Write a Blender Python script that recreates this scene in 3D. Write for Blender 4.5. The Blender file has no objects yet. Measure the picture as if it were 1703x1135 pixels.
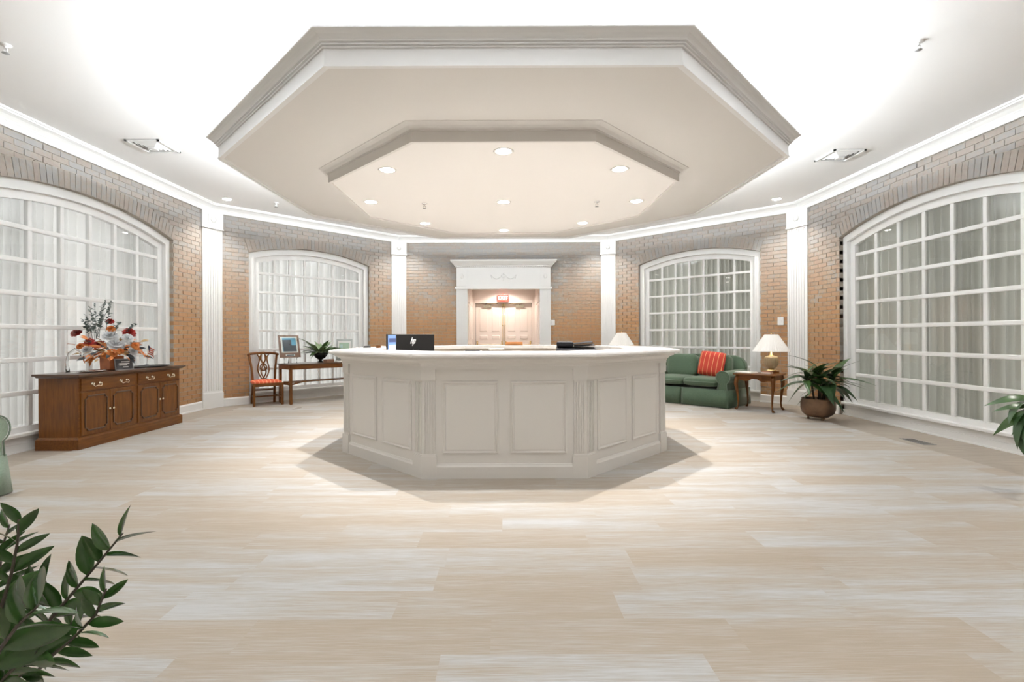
import bpy, math, random
from mathutils import Vector, Matrix
random.seed(7)
S = bpy.context.scene
COL = S.collection
PI = math.pi
# ------------------------------------------------------------------ camera
F = 815.0; VX, VY = 838.5, 560.0; HC = 1.22
cam_d = bpy.data.cameras.new('camera'); cam = bpy.data.objects.new('camera', cam_d); COL.objects.link(cam)
cam.location = (0, 0, HC)
cam.rotation_euler = (PI/2, math.radians(0.2), 0)
cam_d.sensor_width = 36; cam_d.lens = F/1703*36
cam_d.shift_x = (851.5-VX)/1703; cam_d.shift_y = (VY-567.5)/1703
cam_d.clip_start = 0.05
S.camera = cam
S.view_settings.view_transform = 'Standard'; S.view_settings.look = 'None'
S.view_settings.gamma = 1; S.view_settings.use_curve_mapping = False
S.view_settings.exposure = 0.76
# ------------------------------------------------------------------ world, lights
w = bpy.data.worlds.new('World'); S.world = w; w.use_nodes = True
w.node_tree.nodes['Background'].inputs[0].default_value = (.80, .795, .78, 1)
w.node_tree.nodes['Background'].inputs[1].default_value = 1.5
CX, CY = 0.0, 5.95          # centre of the hanging canopy
COVE_W = 82.0; COVE_COL = (0.90, 0.955, 1.0)
WARM = (1.0, .955, .91)
RING_W = 150.0; CEIL_W = 70.0
def area(name, loc, rot, sx, sy, power, col):
    d = bpy.data.lights.new(name, 'AREA'); d.shape = 'RECTANGLE'; d.size = sx; d.size_y = sy
    d.energy = power; d.color = col
    o = bpy.data.objects.new(name, d); o.location = loc; o.rotation_euler = rot; COL.objects.link(o); return o
def spot(name, loc, power, col, size=110, blend=.6, rad=.035, parent=None):
    d = bpy.data.lights.new(name, 'SPOT'); d.energy = power; d.color = col
    d.spot_size = math.radians(size); d.spot_blend = blend; d.shadow_soft_size = rad
    o = bpy.data.objects.new(name, d); o.location = loc; COL.objects.link(o)
    if parent: o.parent = parent
    return o
for k in range(8):                                   # fluorescent strips lying on top of the canopy
    a = k*PI/4
    T_ = math.radians(15); dr_ = Vector((math.sin(a)*math.sin(T_), math.cos(a)*math.sin(T_), math.cos(T_)))
    tx_ = Vector((math.cos(a), -math.sin(a), 0)); tz_ = -dr_; ty_ = tz_.cross(tx_)
    o_ = area('cove_light', (CX+2.42*math.sin(a), CY+2.42*math.cos(a), 3.18), (0, 0, 0), 1.8, .08, COVE_W, COVE_COL)
    o_.rotation_euler = Matrix((tx_, ty_, tz_)).transposed().to_euler()
area('entry_fill_light', (0, -1.6, 3.50), (math.radians(12), 0, 0), 2.4, 1.2, 46.0, (1, .98, .95))   # added soft fill, unseen behind the camera, to brighten counter front and plant

# ------------------------------------------------------------------ materials
MATS = {}
def mat(name, col, rough=.5, metal=0, spec=.5, n=None, bump=None, coat=0, emit=None, es=1, trans=0, sheen=0):
    """n = (col2, scale, stretch xyz, detail)  bump = (scale, strength, stretch)"""
    if name in MATS: return MATS[name]
    m = bpy.data.materials.new(name); m.use_nodes = True; MATS[name] = m
    nt = m.node_tree; b = nt.nodes['Principled BSDF']
    b.inputs['Base Color'].default_value = (*col, 1)
    b.inputs['Roughness'].default_value = rough; b.inputs['Metallic'].default_value = metal
    b.inputs['Specular IOR Level'].default_value = spec
    b.inputs['Coat Weight'].default_value = coat
    b.inputs['Sheen Weight'].default_value = sheen
    b.inputs['Transmission Weight'].default_value = trans
    if emit:
        b.inputs['Emission Color'].default_value = (*emit, 1); b.inputs['Emission Strength'].default_value = es
    def mapped(stretch):
        tc = nt.nodes.new('ShaderNodeTexCoord'); mp = nt.nodes.new('ShaderNodeMapping')
        mp.inputs['Scale'].default_value = stretch; nt.links.new(tc.outputs['Object'], mp.inputs[0]); return mp
    if n:
        c2, sc, st, det = n
        mp = mapped(st); nz = nt.nodes.new('ShaderNodeTexNoise'); nz.inputs['Scale'].default_value = sc
        nz.inputs['Detail'].default_value = det; nt.links.new(mp.outputs[0], nz.inputs[0])
        r = nt.nodes.new('ShaderNodeValToRGB'); r.color_ramp.elements[0].position = .35; r.color_ramp.elements[1].position = .65
        r.color_ramp.elements[0].color = (*col, 1); r.color_ramp.elements[1].color = (*c2, 1)
        nt.links.new(nz.outputs[0], r.inputs[0]); nt.links.new(r.outputs[0], b.inputs['Base Color'])
    if bump:
        sc, stg, st = bump
        mp = mapped(st); nz = nt.nodes.new('ShaderNodeTexNoise'); nz.inputs['Scale'].default_value = sc; nz.inputs['Detail'].default_value = 5
        nt.links.new(mp.outputs[0], nz.inputs[0]); bp = nt.nodes.new('ShaderNodeBump'); bp.inputs['Strength'].default_value = stg
        bp.inputs['Distance'].default_value = .01
        nt.links.new(nz.outputs[0], bp.inputs['Height']); nt.links.new(bp.outputs[0], b.inputs['Normal'])
    return m
WHITE = mat('white_trim_paint', (.86, .86, .85), .35)
CEILM = mat('ceiling_paint', (.89, .89, .885), .8, bump=(60, .04, (1, 1, 1)))
CANOPY = mat('canopy_cream_paint', (.74, .72, .695), .7, bump=(50, .04, (1, 1, 1)))
CANOPYW = mat('canopy_white_paint', (.84, .84, .84), .45)
CREAM = mat('counter_cream_paint', (.74, .72, .69), .4, bump=(40, .05, (1, 1, 1)))
CTOP = mat('counter_top_laminate', (.84, .83, .82), .18, spec=.5)
MORTAR = mat('mortar', (.36, .32, .27), .95, n=((.42, .38, .33), 30, (1, 1, 1), 4), bump=(80, .4, (1, 1, 1)))
WOOD = mat('walnut_wood', (.115, .036, .005), .34, spec=.35, n=((.18, .062, .009), 5, (1, 9, 9), 6), coat=.08)
WOODV = mat('walnut_wood_upright', (.12, .039, .006), .34, spec=.35, n=((.19, .066, .010), 5, (9, 9, 1), 6), coat=.08)
WOODD = mat('dark_wood', (.08, .036, .014), .3, n=((.085, .04, .02), 5, (1, 9, 9), 6), coat=.3)
BRASS = mat('brass', (.80, .62, .32), .22, metal=1)
NICKEL = mat('pale_brass', (.86, .78, .62), .2, metal=1)
CHROME = mat('chrome', (.8, .8, .8), .15, metal=1)
COPPER = mat('aged_copper', (.23, .135, .08), .42, metal=.75, n=((.12, .08, .055), 5, (1, 1, 1), 5), bump=(12, .25, (1, 1, 1)))
BLACK = mat('black_plastic', (.018, .018, .02), .35)
BLACKC = mat('black_glaze', (.012, .012, .012), .15)
GREY = mat('grey_metal', (.35, .35, .35), .4, metal=.4)
FLOORM = mat('stone_border_floor', (.34, .29, .235), .55, n=((.42, .37, .31), 3, (1, 14, 1), 6), bump=(20, .2, (1, 8, 1)))
GREEN = mat('green_sofa_fabric', (.07, .12, .07), .9, n=((.095, .15, .09), 90, (1, 1, 1), 3), bump=(250, .4, (1, 1, 1)), sheen=.3)
SAGE = mat('sage_sofa_fabric', (.25, .34, .25), .9, n=((.30, .39, .30), 90, (1, 1, 1), 3), bump=(250, .4, (1, 1, 1)), sheen=.3)
PIPE = mat('piping_fabric', (.20, .26, .20), .9)
LEAF = mat('leaf_green', (.032, .08, .02), .28, n=((.055, .12, .03), 8, (1, 1, 1), 3))
LEAFD = mat('leaf_dark_green', (.022, .055, .02), .35, n=((.04, .09, .032), 8, (1, 1, 1), 3))
LEAFG = mat('leaf_glossy_green', (.022, .07, .014), .16, n=((.05, .125, .028), 9, (1, 1, 1), 4), coat=.3)
STEM = mat('stem_brown_green', (.06, .05, .035), .5)
SOIL = mat('soil', (.05, .035, .025), .95, bump=(40, .8, (1, 1, 1)))
PAPER = mat('paper_white', (.85, .85, .83), .6)
DOORM = mat('door_paint', (.80, .72, .66), .4)

def nodes_of(m):
    nt = m.node_tree; return nt, nt.nodes['Principled BSDF']
def brick_mat(name, rnd):
    m = mat(name, (.4, .2, .1), .75, spec=.35); nt, b = nodes_of(m); N = nt.nodes.new; L = nt.links.new
    if rnd == 'obj': r = N('ShaderNodeObjectInfo').outputs['Random']
    else: r = N('ShaderNodeNewGeometry').outputs['Random Per Island']
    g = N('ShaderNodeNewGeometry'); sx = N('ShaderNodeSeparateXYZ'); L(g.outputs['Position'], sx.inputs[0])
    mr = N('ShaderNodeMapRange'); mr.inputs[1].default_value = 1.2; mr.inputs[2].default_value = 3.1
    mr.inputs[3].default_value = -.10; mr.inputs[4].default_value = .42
    L(sx.outputs[2], mr.inputs[0])                       # tone shifts towards grey in the upper courses
    nz = N('ShaderNodeTexNoise'); nz.inputs['Scale'].default_value = 1.3; nz.inputs['Detail'].default_value = 2; L(g.outputs['Position'], nz.inputs[0])
    mr2 = N('ShaderNodeMapRange'); mr2.inputs[1].default_value = .3; mr2.inputs[2].default_value = .7; mr2.inputs[3].default_value = -.12; mr2.inputs[4].default_value = .12
    L(nz.outputs[0], mr2.inputs[0])
    nf = N('ShaderNodeTexNoise'); nf.inputs['Scale'].default_value = 22; nf.inputs['Detail'].default_value = 6; L(g.outputs['Position'], nf.inputs[0])
    mr3 = N('ShaderNodeMapRange'); mr3.inputs[1].default_value = .3; mr3.inputs[2].default_value = .7; mr3.inputs[3].default_value = -.24; mr3.inputs[4].default_value = .24
    L(nf.outputs[0], mr3.inputs[0])
    ml = N('ShaderNodeMath'); ml.operation = 'MULTIPLY'; ml.inputs[1].default_value = .5; L(r, ml.inputs[0])
    def add(a, c):
        x = N('ShaderNodeMath'); x.operation = 'ADD'; L(a, x.inputs[0]); L(c, x.inputs[1]); return x.outputs[0]
    f = add(add(add(ml.outputs[0], mr.outputs[0]), mr2.outputs[0]), mr3.outputs[0])
    cr = N('ShaderNodeValToRGB'); e = cr.color_ramp.elements
    e[0].position = 0; e[0].color = (.40, .21, .09, 1)
    e[1].position = 1; e[1].color = (.30, .295, .29, 1)
    for p, c in ((.2, (.43, .24, .105)), (.38, (.36, .215, .11)), (.52, (.43, .285, .15)), (.64, (.38, .295, .22)), (.8, (.35, .315, .28))):
        q = cr.color_ramp.elements.new(p); q.color = (*c, 1)
    L(f, cr.inputs[0])
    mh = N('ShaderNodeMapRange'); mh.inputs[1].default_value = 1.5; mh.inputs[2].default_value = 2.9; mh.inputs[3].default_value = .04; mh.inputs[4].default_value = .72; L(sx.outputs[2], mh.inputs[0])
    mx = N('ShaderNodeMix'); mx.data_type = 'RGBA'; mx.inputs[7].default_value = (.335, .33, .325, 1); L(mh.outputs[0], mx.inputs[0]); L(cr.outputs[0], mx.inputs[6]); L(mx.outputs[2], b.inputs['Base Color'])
    bp = N('ShaderNodeBump'); bp.inputs['Strength'].default_value = .5; bp.inputs['Distance'].default_value = .006; L(nf.outputs[0], bp.inputs['Height']); L(bp.outputs[0], b.inputs['Normal'])
    return m
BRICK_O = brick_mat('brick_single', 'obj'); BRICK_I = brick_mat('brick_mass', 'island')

def carpet_mat(name, rnd):
    m = mat(name, (.5, .45, .4), .95, spec=.15, sheen=.2); nt, b = nodes_of(m); N = nt.nodes.new; L = nt.links.new
    if rnd == 'obj': r = N('ShaderNodeObjectInfo').outputs['Random']
    else: r = N('ShaderNodeNewGeometry').outputs['Random Per Island']
    g = N('ShaderNodeNewGeometry')
    mul = N('ShaderNodeMath'); mul.operation = 'MULTIPLY'; mul.inputs[1].default_value = 37; L(r, mul.inputs[0])
    cb = N('ShaderNodeCombineXYZ'); L(mul.outputs[0], cb.inputs[2])
    va = N('ShaderNodeVectorMath'); va.operation = 'ADD'; L(g.outputs['Position'], va.inputs[0]); L(cb.outputs[0], va.inputs[1])
    def noise(sc, st, det):
        mp = N('ShaderNodeMapping'); mp.inputs['Scale'].default_value = st; L(va.outputs[0], mp.inputs[0])
        nz = N('ShaderNodeTexNoise'); nz.inputs['Scale'].default_value = sc; nz.inputs['Detail'].default_value = det; nz.inputs['Roughness'].default_value = .65
        L(mp.outputs[0], nz.inputs[0]); return nz.outputs[0]
    a = noise(1, (.8, 8, 1), 5); f = noise(1, (6, 190, 1), 3); gr = noise(900, (1, 1, 1), 1)
    def rng(x, lo, hi, a0=.3, a1=.7):
        q = N('ShaderNodeMapRange'); q.inputs[1].default_value = a0; q.inputs[2].default_value = a1; q.inputs[3].default_value = lo; q.inputs[4].default_value = hi; L(x, q.inputs[0]); return q.outputs[0]
    def add(x, y):
        q = N('ShaderNodeMath'); q.operation = 'ADD'; L(x, q.inputs[0]); L(y, q.inputs[1]); return q.outputs[0]
    f1 = add(rng(a, -.1, .85), rng(f, -.30, .34)); f1 = add(f1, rng(r, -.25, .35, 0, 1))
    cr = N('ShaderNodeValToRGB'); e = cr.color_ramp.elements
    e[0].position = 0; e[0].color = (.435, .37, .295, 1); e[1].position = 1; e[1].color = (.535, .54, .54, 1)
    for p, c in ((.3, (.455, .40, .335)), (.5, (.47, .435, .385)), (.75, (.495, .485, .465))):
        q = cr.color_ramp.elements.new(p); q.color = (*c, 1)
    L(f1, cr.inputs[0])
    mx = N('ShaderNodeMix'); mx.data_type = 'RGBA'; mx.blend_type = 'MULTIPLY'; mx.inputs[0].default_value = 1
    L(cr.outputs[0], mx.inputs[6]); v = rng(add(f, gr), .90, 1.06, .7, 1.3)
    c2 = N('ShaderNodeCombineColor'); [L(v, c2.inputs[i]) for i in range(3)]; L(c2.outputs[0], mx.inputs[7])
    L(mx.outputs[2], b.inputs['Base Color'])
    bp = N('ShaderNodeBump'); bp.inputs['Strength'].default_value = .35; bp.inputs['Distance'].default_value = .004; L(add(f, gr), bp.inputs['Height']); L(bp.outputs[0], b.inputs['Normal'])
    return m
CARP_O = carpet_mat('carpet_plank_single', 'obj'); CARP_I = carpet_mat('carpet_plank_mass', 'island')

def glass_mat():
    m = bpy.data.materials.new('window_glass'); m.use_nodes = True; nt = m.node_tree; nt.nodes.clear(); N = nt.nodes.new; L = nt.links.new
    o = N('ShaderNodeOutputMaterial'); mx = N('ShaderNodeMixShader'); t = N('ShaderNodeBsdfTransparent'); g = N('ShaderNodeBsdfGlossy')
    g.inputs['Roughness'].default_value = .0; t.inputs[0].default_value = (.94, .945, .935, 1)
    fr = N('ShaderNodeFresnel'); fr.inputs[0].default_value = 1.62
    L(fr.outputs[0], mx.inputs[0]); L(t.outputs[0], mx.inputs[1]); L(g.outputs[0], mx.inputs[2]); L(mx.outputs[0], o.inputs[0]); return m
GLASS = glass_mat()
ACRYL = mat('clear_acrylic', (.95, .97, .97), .03, trans=.96)
def curtain_mat(name, c):
    m = mat(name, c, .9); nt, b = nodes_of(m); N = nt.nodes.new; L = nt.links.new
    tr = N('ShaderNodeBsdfTranslucent'); tr.inputs[0].default_value = (*c, 1); mx = N('ShaderNodeMixShader'); mx.inputs[0].default_value = .3
    L(b.outputs[0], mx.inputs[1]); L(tr.outputs[0], mx.inputs[2]); L(mx.outputs[0], nt.nodes['Material Output'].inputs[0]); return m
CURT = curtain_mat('white_sheer_curtain', (.88, .88, .87)); CURT_DIM = curtain_mat('dimmed_sheer_curtain', (.58, .58, .535))  # darker copy paints the right windows' dimmer light into the fabric
def stripe_mat(name, base, line, freq, width, axis=0, line2=None):
    m = mat(name, base, .8); nt, b = nodes_of(m); N = nt.nodes.new; L = nt.links.new
    tc = N('ShaderNodeTexCoord'); sp = N('ShaderNodeSeparateXYZ'); L(tc.outputs['Object'], sp.inputs[0])
    mu = N('ShaderNodeMath'); mu.operation = 'MULTIPLY'; mu.inputs[1].default_value = freq; L(sp.outputs[axis], mu.inputs[0])
    ad = N('ShaderNodeMath'); ad.operation = 'ADD'; ad.inputs[1].default_value = 100.5; L(mu.outputs[0], ad.inputs[0])
    fr = N('ShaderNodeMath'); fr.operation = 'FRACT'; L(ad.outputs[0], fr.inputs[0])
    lt = N('ShaderNodeMath'); lt.operation = 'LESS_THAN'; lt.inputs[1].default_value = width; L(fr.outputs[0], lt.inputs[0])
    mx = N('ShaderNodeMix'); mx.data_type = 'RGBA'; mx.inputs[6].default_value = (*base, 1); mx.inputs[7].default_value = (*line, 1)
    L(lt.outputs[0], mx.inputs[0]); L(mx.outputs[2], b.inputs['Base Color']); return m
REDST = stripe_mat('red_striped_fabric', (.52, .045, .025), (.75, .38, .16), 13, .13, 0)
SEATST = stripe_mat('coral_striped_fabric', (.72, .12, .05), (.85, .34, .18), 16, .25, 0)

# ------------------------------------------------------------------ mesh helpers
class MB:
    def __init__(s): s.v = []; s.f = []; s.sm = []
    def add(s, vs, fs, smooth=False):
        b = len(s.v); s.v += [tuple(v) for v in vs]; s.f += [tuple(b+i for i in f) for f in fs]; s.sm += [smooth]*len(fs); return s
    def box(s, x0, x1, y0, y1, z0, z1):
        return s.add([(x0,y0,z0),(x1,y0,z0),(x1,y1,z0),(x0,y1,z0),(x0,y0,z1),(x1,y0,z1),(x1,y1,z1),(x0,y1,z1)],
            [(0,3,2,1),(4,5,6,7),(0,1,5,4),(1,2,6,5),(2,3,7,6),(3,0,4,7)])
    def hexa(s, b4, t4):
        return s.add(list(b4)+list(t4), [(0,3,2,1),(4,5,6,7),(0,1,5,4),(1,2,6,5),(2,3,7,6),(3,0,4,7)])
    def prism(s, poly, z0, z1, smooth=False):        # poly CCW in xy
        n = len(poly); vs = [(x,y,z0) for x,y in poly]+[(x,y,z1) for x,y in poly]
        s.add(vs, [tuple(range(n))[::-1], tuple(range(n, 2*n))]); b = len(s.v)-2*n
        for i in range(n):
            j = (i+1) % n; s.f.append((b+i, b+j, b+n+j, b+n+i)); s.sm.append(smooth)
        return s
    def prism_xz(s, poly, y0, y1, smooth=False):     # poly in xz extruded along y
        n = len(poly); b = len(s.v)
        s.v += [(x,y0,z) for x,z in poly]+[(x,y1,z) for x,z in poly]
        s.f += [tuple(b+i for i in range(n)), tuple(b+n+i for i in range(n))[::-1]]; s.sm += [False]*2
        for i in range(n):
            j = (i+1) % n; s.f.append((b+j, b+i, b+n+i, b+n+j)); s.sm.append(smooth)
        return s
    def lathe(s, prof, c=(0,0,0), n=24, smooth=True, cap=True, ripple=0, rn=0):
        b = len(s.v); m = len(prof)
        for (r, z) in prof:
            for k in range(n):
                a = 2*PI*k/n; rr = r*(1+ripple*math.cos(rn*a))
                s.v.append((c[0]+rr*math.cos(a), c[1]+rr*math.sin(a), c[2]+z))
        for i in range(m-1):
            for k in range(n):
                q = (k+1) % n; s.f.append((b+i*n+k, b+i*n+q, b+(i+1)*n+q, b+(i+1)*n+k)); s.sm.append(smooth)
        if cap:
            s.f.append(tuple(b+k for k in range(n))[::-1]); s.sm.append(False)
            s.f.append(tuple(b+(m-1)*n+k for k in range(n))); s.sm.append(False)
        return s
    def tube(s, pts, rad, n=8, smooth=True, sx=1, up=None):
        pts = [Vector(p) for p in pts]; m = len(pts)
        if not hasattr(rad, '__len__'): rad = [rad]*m
        b = len(s.v); u = None
        for i, p in enumerate(pts):
            t = (pts[min(i+1, m-1)]-pts[max(i-1, 0)]).normalized()
            if u is None:
                r0 = Vector(up) if up else (Vector((0,0,1)) if abs(t.z) < .9 else Vector((1,0,0)))
                u = r0
            u = (u-t*u.dot(t)).normalized(); v = t.cross(u)
            for k in range(n):
                a = 2*PI*(k+.5)/n; s.v.append(tuple(p+u*(rad[i]*math.cos(a)*sx)+v*(rad[i]*math.sin(a))))
        for i in range(m-1):
            for k in range(n):
                q = (k+1) % n; s.f.append((b+i*n+k, b+i*n+q, b+(i+1)*n+q, b+(i+1)*n+k)); s.sm.append(smooth)
        s.f.append(tuple(b+k for k in range(n))[::-1]); s.f.append(tuple(b+(m-1)*n+k for k in range(n))); s.sm += [False]*2
        return s
    def superell(s, cx, cy, cz, a, b_, c, e=.35, e2=None, nu=20, nv=12):
        e2 = e2 or e; b = len(s.v)
        sg = lambda x, p: math.copysign(abs(x)**p, x)
        for i in range(nv+1):
            ph = -PI/2+PI*i/nv
            for k in range(nu):
                th = 2*PI*k/nu
                s.v.append((cx+a*sg(math.cos(ph), e2)*sg(math.cos(th), e), cy+b_*sg(math.cos(ph), e2)*sg(math.sin(th), e), cz+c*sg(math.sin(ph), e2)))
        for i in range(nv):
            for k in range(nu):
                q = (k+1) % nu; s.f.append((b+i*nu+k, b+i*nu+q, b+(i+1)*nu+q, b+(i+1)*nu+k)); s.sm.append(True)
        return s
    def ring(s, poly_fn, prof, smooth=False, closed=True):
        """prof: list of (offset, z); poly_fn(offset)->list of xy; profile swept round the polygon, profile closed loop"""
        rows = [[(x, y, z) for x, y in poly_fn(o)] for o, z in prof]; n = len(rows[0]); m = len(rows); b = len(s.v)
        for r in rows: s.v += r
        for i in range(m if closed else m-1):
            ii = (i+1) % m
            for k in range(n):
                q = (k+1) % n; s.f.append((b+i*n+k, b+i*n+q, b+ii*n+q, b+ii*n+k)); s.sm.append(smooth)
        return s
    def mesh(s, name):
        me = bpy.data.meshes.new(name); me.from_pydata(s.v, [], s.f); me.update()
        if any(s.sm): me.polygons.foreach_set('use_smooth', s.sm)
        return me
    def build(s, name, m, parent=None, bevel=0, fix=True, **props):
        me = s.mesh(name)
        if fix:
            import bmesh
            bm = bmesh.new(); bm.from_mesh(me); bmesh.ops.recalc_face_normals(bm, faces=bm.faces); bm.to_mesh(me); bm.free()
        me.materials.append(m)
        o = bpy.data.objects.new(name, me); COL.objects.link(o)
        if parent: o.parent = parent
        if bevel:
            bv = o.modifiers.new('bevel', 'BEVEL'); bv.width = bevel; bv.segments = 2; bv.limit_method = 'ANGLE'
        for k, v in props.items(): o[k] = v
        return o
def put(name, me, parent, M=None):
    o = bpy.data.objects.new(name, me); COL.objects.link(o)
    if parent: o.parent = parent
    if M is not None: o.matrix_local = M
    return o
def tag(o, label=None, cat=None, group=None, kind=None):
    if label: o['label'] = label
    if cat: o['category'] = cat
    if group: o['group'] = group
    if kind: o['kind'] = kind
    return o
def thing(name, label, cat, loc=(0,0,0), rz=0, group=None):
    o = bpy.data.objects.new(name, None); COL.objects.link(o); o.empty_display_size = .1
    o.location = loc; o.rotation_euler = (0, 0, rz); return tag(o, label, cat, group)
def copy_tree(o, parent=None):
    c = o.copy(); COL.objects.link(c); c.parent = parent
    if parent: c.matrix_local = o.matrix_local
    for ch in list(o.children): copy_tree(ch, c)
    return c
def px(x, y, Y):                                     # point at depth Y seen at pixel x, y of the photograph
    return Vector(((x-VX)*Y/F, Y, HC+(VY-y)*Y/F))
def octa(a, cx=0, cy=0):
    t = a*math.tan(PI/8)
    return [(cx+p, cy+q) for p, q in ((t,-a),(a,-t),(a,t),(t,a),(-t,a),(-a,t),(-a,-t),(-t,-a))]

# ------------------------------------------------------------------ room shell
XL, XR, YB = -5.12, 5.18, 11.33
P = [(XL, 1.75), (XL, 8.5), (-2.447, YB), (2.426, YB), (XR, 8.55), (XR, 1.75), (2.6, -.95), (2.6, -3.6), (-2.6, -3.6), (-2.6, -.95)]
ZC, ZB = 3.54, 3.39
CP = [(4.42, 1.9), (4.47, 4.2), (4.80, 7.1), (4.45, 8.15), (2.25, 10.75), (-2.25, 10.75), (-4.50, 8.35), (-4.62, 7.7), (-4.66, 4.9), (-4.70, 1.9), (-2.3, -.7), (-2.3, -3.3), (2.3, -3.3), (2.3, -.7)]
def poly_off(poly, d):                               # offset polygon inward (poly clockwise: room on the right)
    n = len(poly); out = []
    for i in range(n):
        a, b, c = Vector(poly[i-1]), Vector(poly[i]), Vector(poly[(i+1) % n])
        u = (b-a).normalized(); v = (c-b).normalized(); nu = Vector((u.y, -u.x)); nv = Vector((v.y, -v.x))
        m = (nu+nv); m = m/(m.dot(nu)) if m.length > 1e-6 else nu
        out.append(tuple(b+m*d))
    return out
fl = MB(); o_ = poly_off(P, -.6); fl.prism(o_[::-1], -.12, 0)
floor = tag(fl.build('floor', FLOORM), 'tan and grey floor border around the pale plank carpet', 'floor', kind='structure')
ce = MB(); ce.prism(poly_off(P, -.6)[::-1], ZC, ZC+.12)
tag(ce.build('ceiling', CEILM), 'smooth white ceiling around the hanging octagonal canopy', 'ceiling', kind='structure')
# carpet planks
def clip(poly, a, b):                                # keep right side of a->b
    out = []; d = (b[0]-a[0], b[1]-a[1])
    side = lambda p: -(d[0]*(p[1]-a[1])-d[1]*(p[0]-a[0]))
    for i in range(len(poly)):
        p, q = poly[i-1], poly[i]; sp, sq = side(p), side(q)
        if (sp >= 0) != (sq >= 0):
            t = sp/(sp-sq); out.append((p[0]+(q[0]-p[0])*t, p[1]+(q[1]-p[1])*t))
        if sq >= 0: out.append(q)
    return out
CPm = [p for p in CP[:10]][::-1]                     # convex main area (clockwise after reversing)
main = [(-4.70, 1.9)]+[CP[8], CP[7], CP[6], CP[5], CP[4], CP[3], CP[2], CP[1], CP[0]]+[(2.3, -.7), (-2.3, -.7)]
def clipall(poly, region):
    for i in range(len(region)):
        poly = clip(poly, region[i-1], region[i])
        if len(poly) < 3: return []
    return poly
vest = [(-2.3, -3.3), (-2.3, -.7), (2.3, -.7), (2.3, -3.3)]
PW, PL, PT = .235, 1.0, .006
planks = []
y = -3.3
row = 0
while y < 10.8:
    off = random.random()*PL; x = -5.2-off
    while x < 5.2:
        r = [(x+-.00005, y+-.00005), (x+PL--.00005, y+-.00005), (x+PL--.00005, y+PW--.00005), (x+-.00005, y+PW--.00005)]
        for reg in (main, vest):
            c = clipall(r, reg)
            if len(c) >= 3:
                area_ = abs(sum(c[i-1][0]*c[i][1]-c[i][0]*c[i-1][1] for i in range(len(c))))/2
                cx_ = sum(p[0] for p in c)/len(c); cy_ = sum(p[1] for p in c)/len(c)
                if area_ < .004: continue
                vis = cy_ > 1.55 and abs(cx_) < 1.1*cy_+.3 and not (math.hypot(cx_, cy_-5.9) < 1.5 or (abs(cx_) < 1.2 and 5 < cy_ < 8.8))
                planks.append((vis, area_/max(cy_, .3)**2 if vis else 0, c, area_ > PL*PW*.98))
        x += PL
    y += PW; row += 1
planks.sort(key=lambda t: (-t[0], -t[1]))
full_me = MB().prism([(-PL/2+-.00005, -PW/2+-.00005), (PL/2--.00005, -PW/2+-.00005), (PL/2--.00005, PW/2--.00005), (-PL/2+-.00005, PW/2--.00005)], 0, PT).mesh('carpet_plank'); full_me.materials.append(CARP_O)
rest = MB()
for i, (vis, sc, c, full) in enumerate(planks):
    if i < 300 and vis:
        mx_ = sum(p[0] for p in c)/len(c); my_ = sum(p[1] for p in c)/len(c)
        if full: put('carpet_plank', full_me, floor, Matrix.Translation((mx_, my_, 0)))
        else:
            me = MB().prism([(p[0]-mx_, p[1]-my_) for p in c][::(1 if sum(c[k-1][0]*c[k][1]-c[k][0]*c[k-1][1] for k in range(len(c))) > 0 else -1)], 0, PT).mesh('carpet_plank'); me.materials.append(CARP_O)
            put('carpet_plank', me, floor, Matrix.Translation((mx_, my_, 0)))
    else: rest.prism(c, 0, PT)
rest.build('carpet_planks', CARP_I, floor, kind='stuff')

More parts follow.
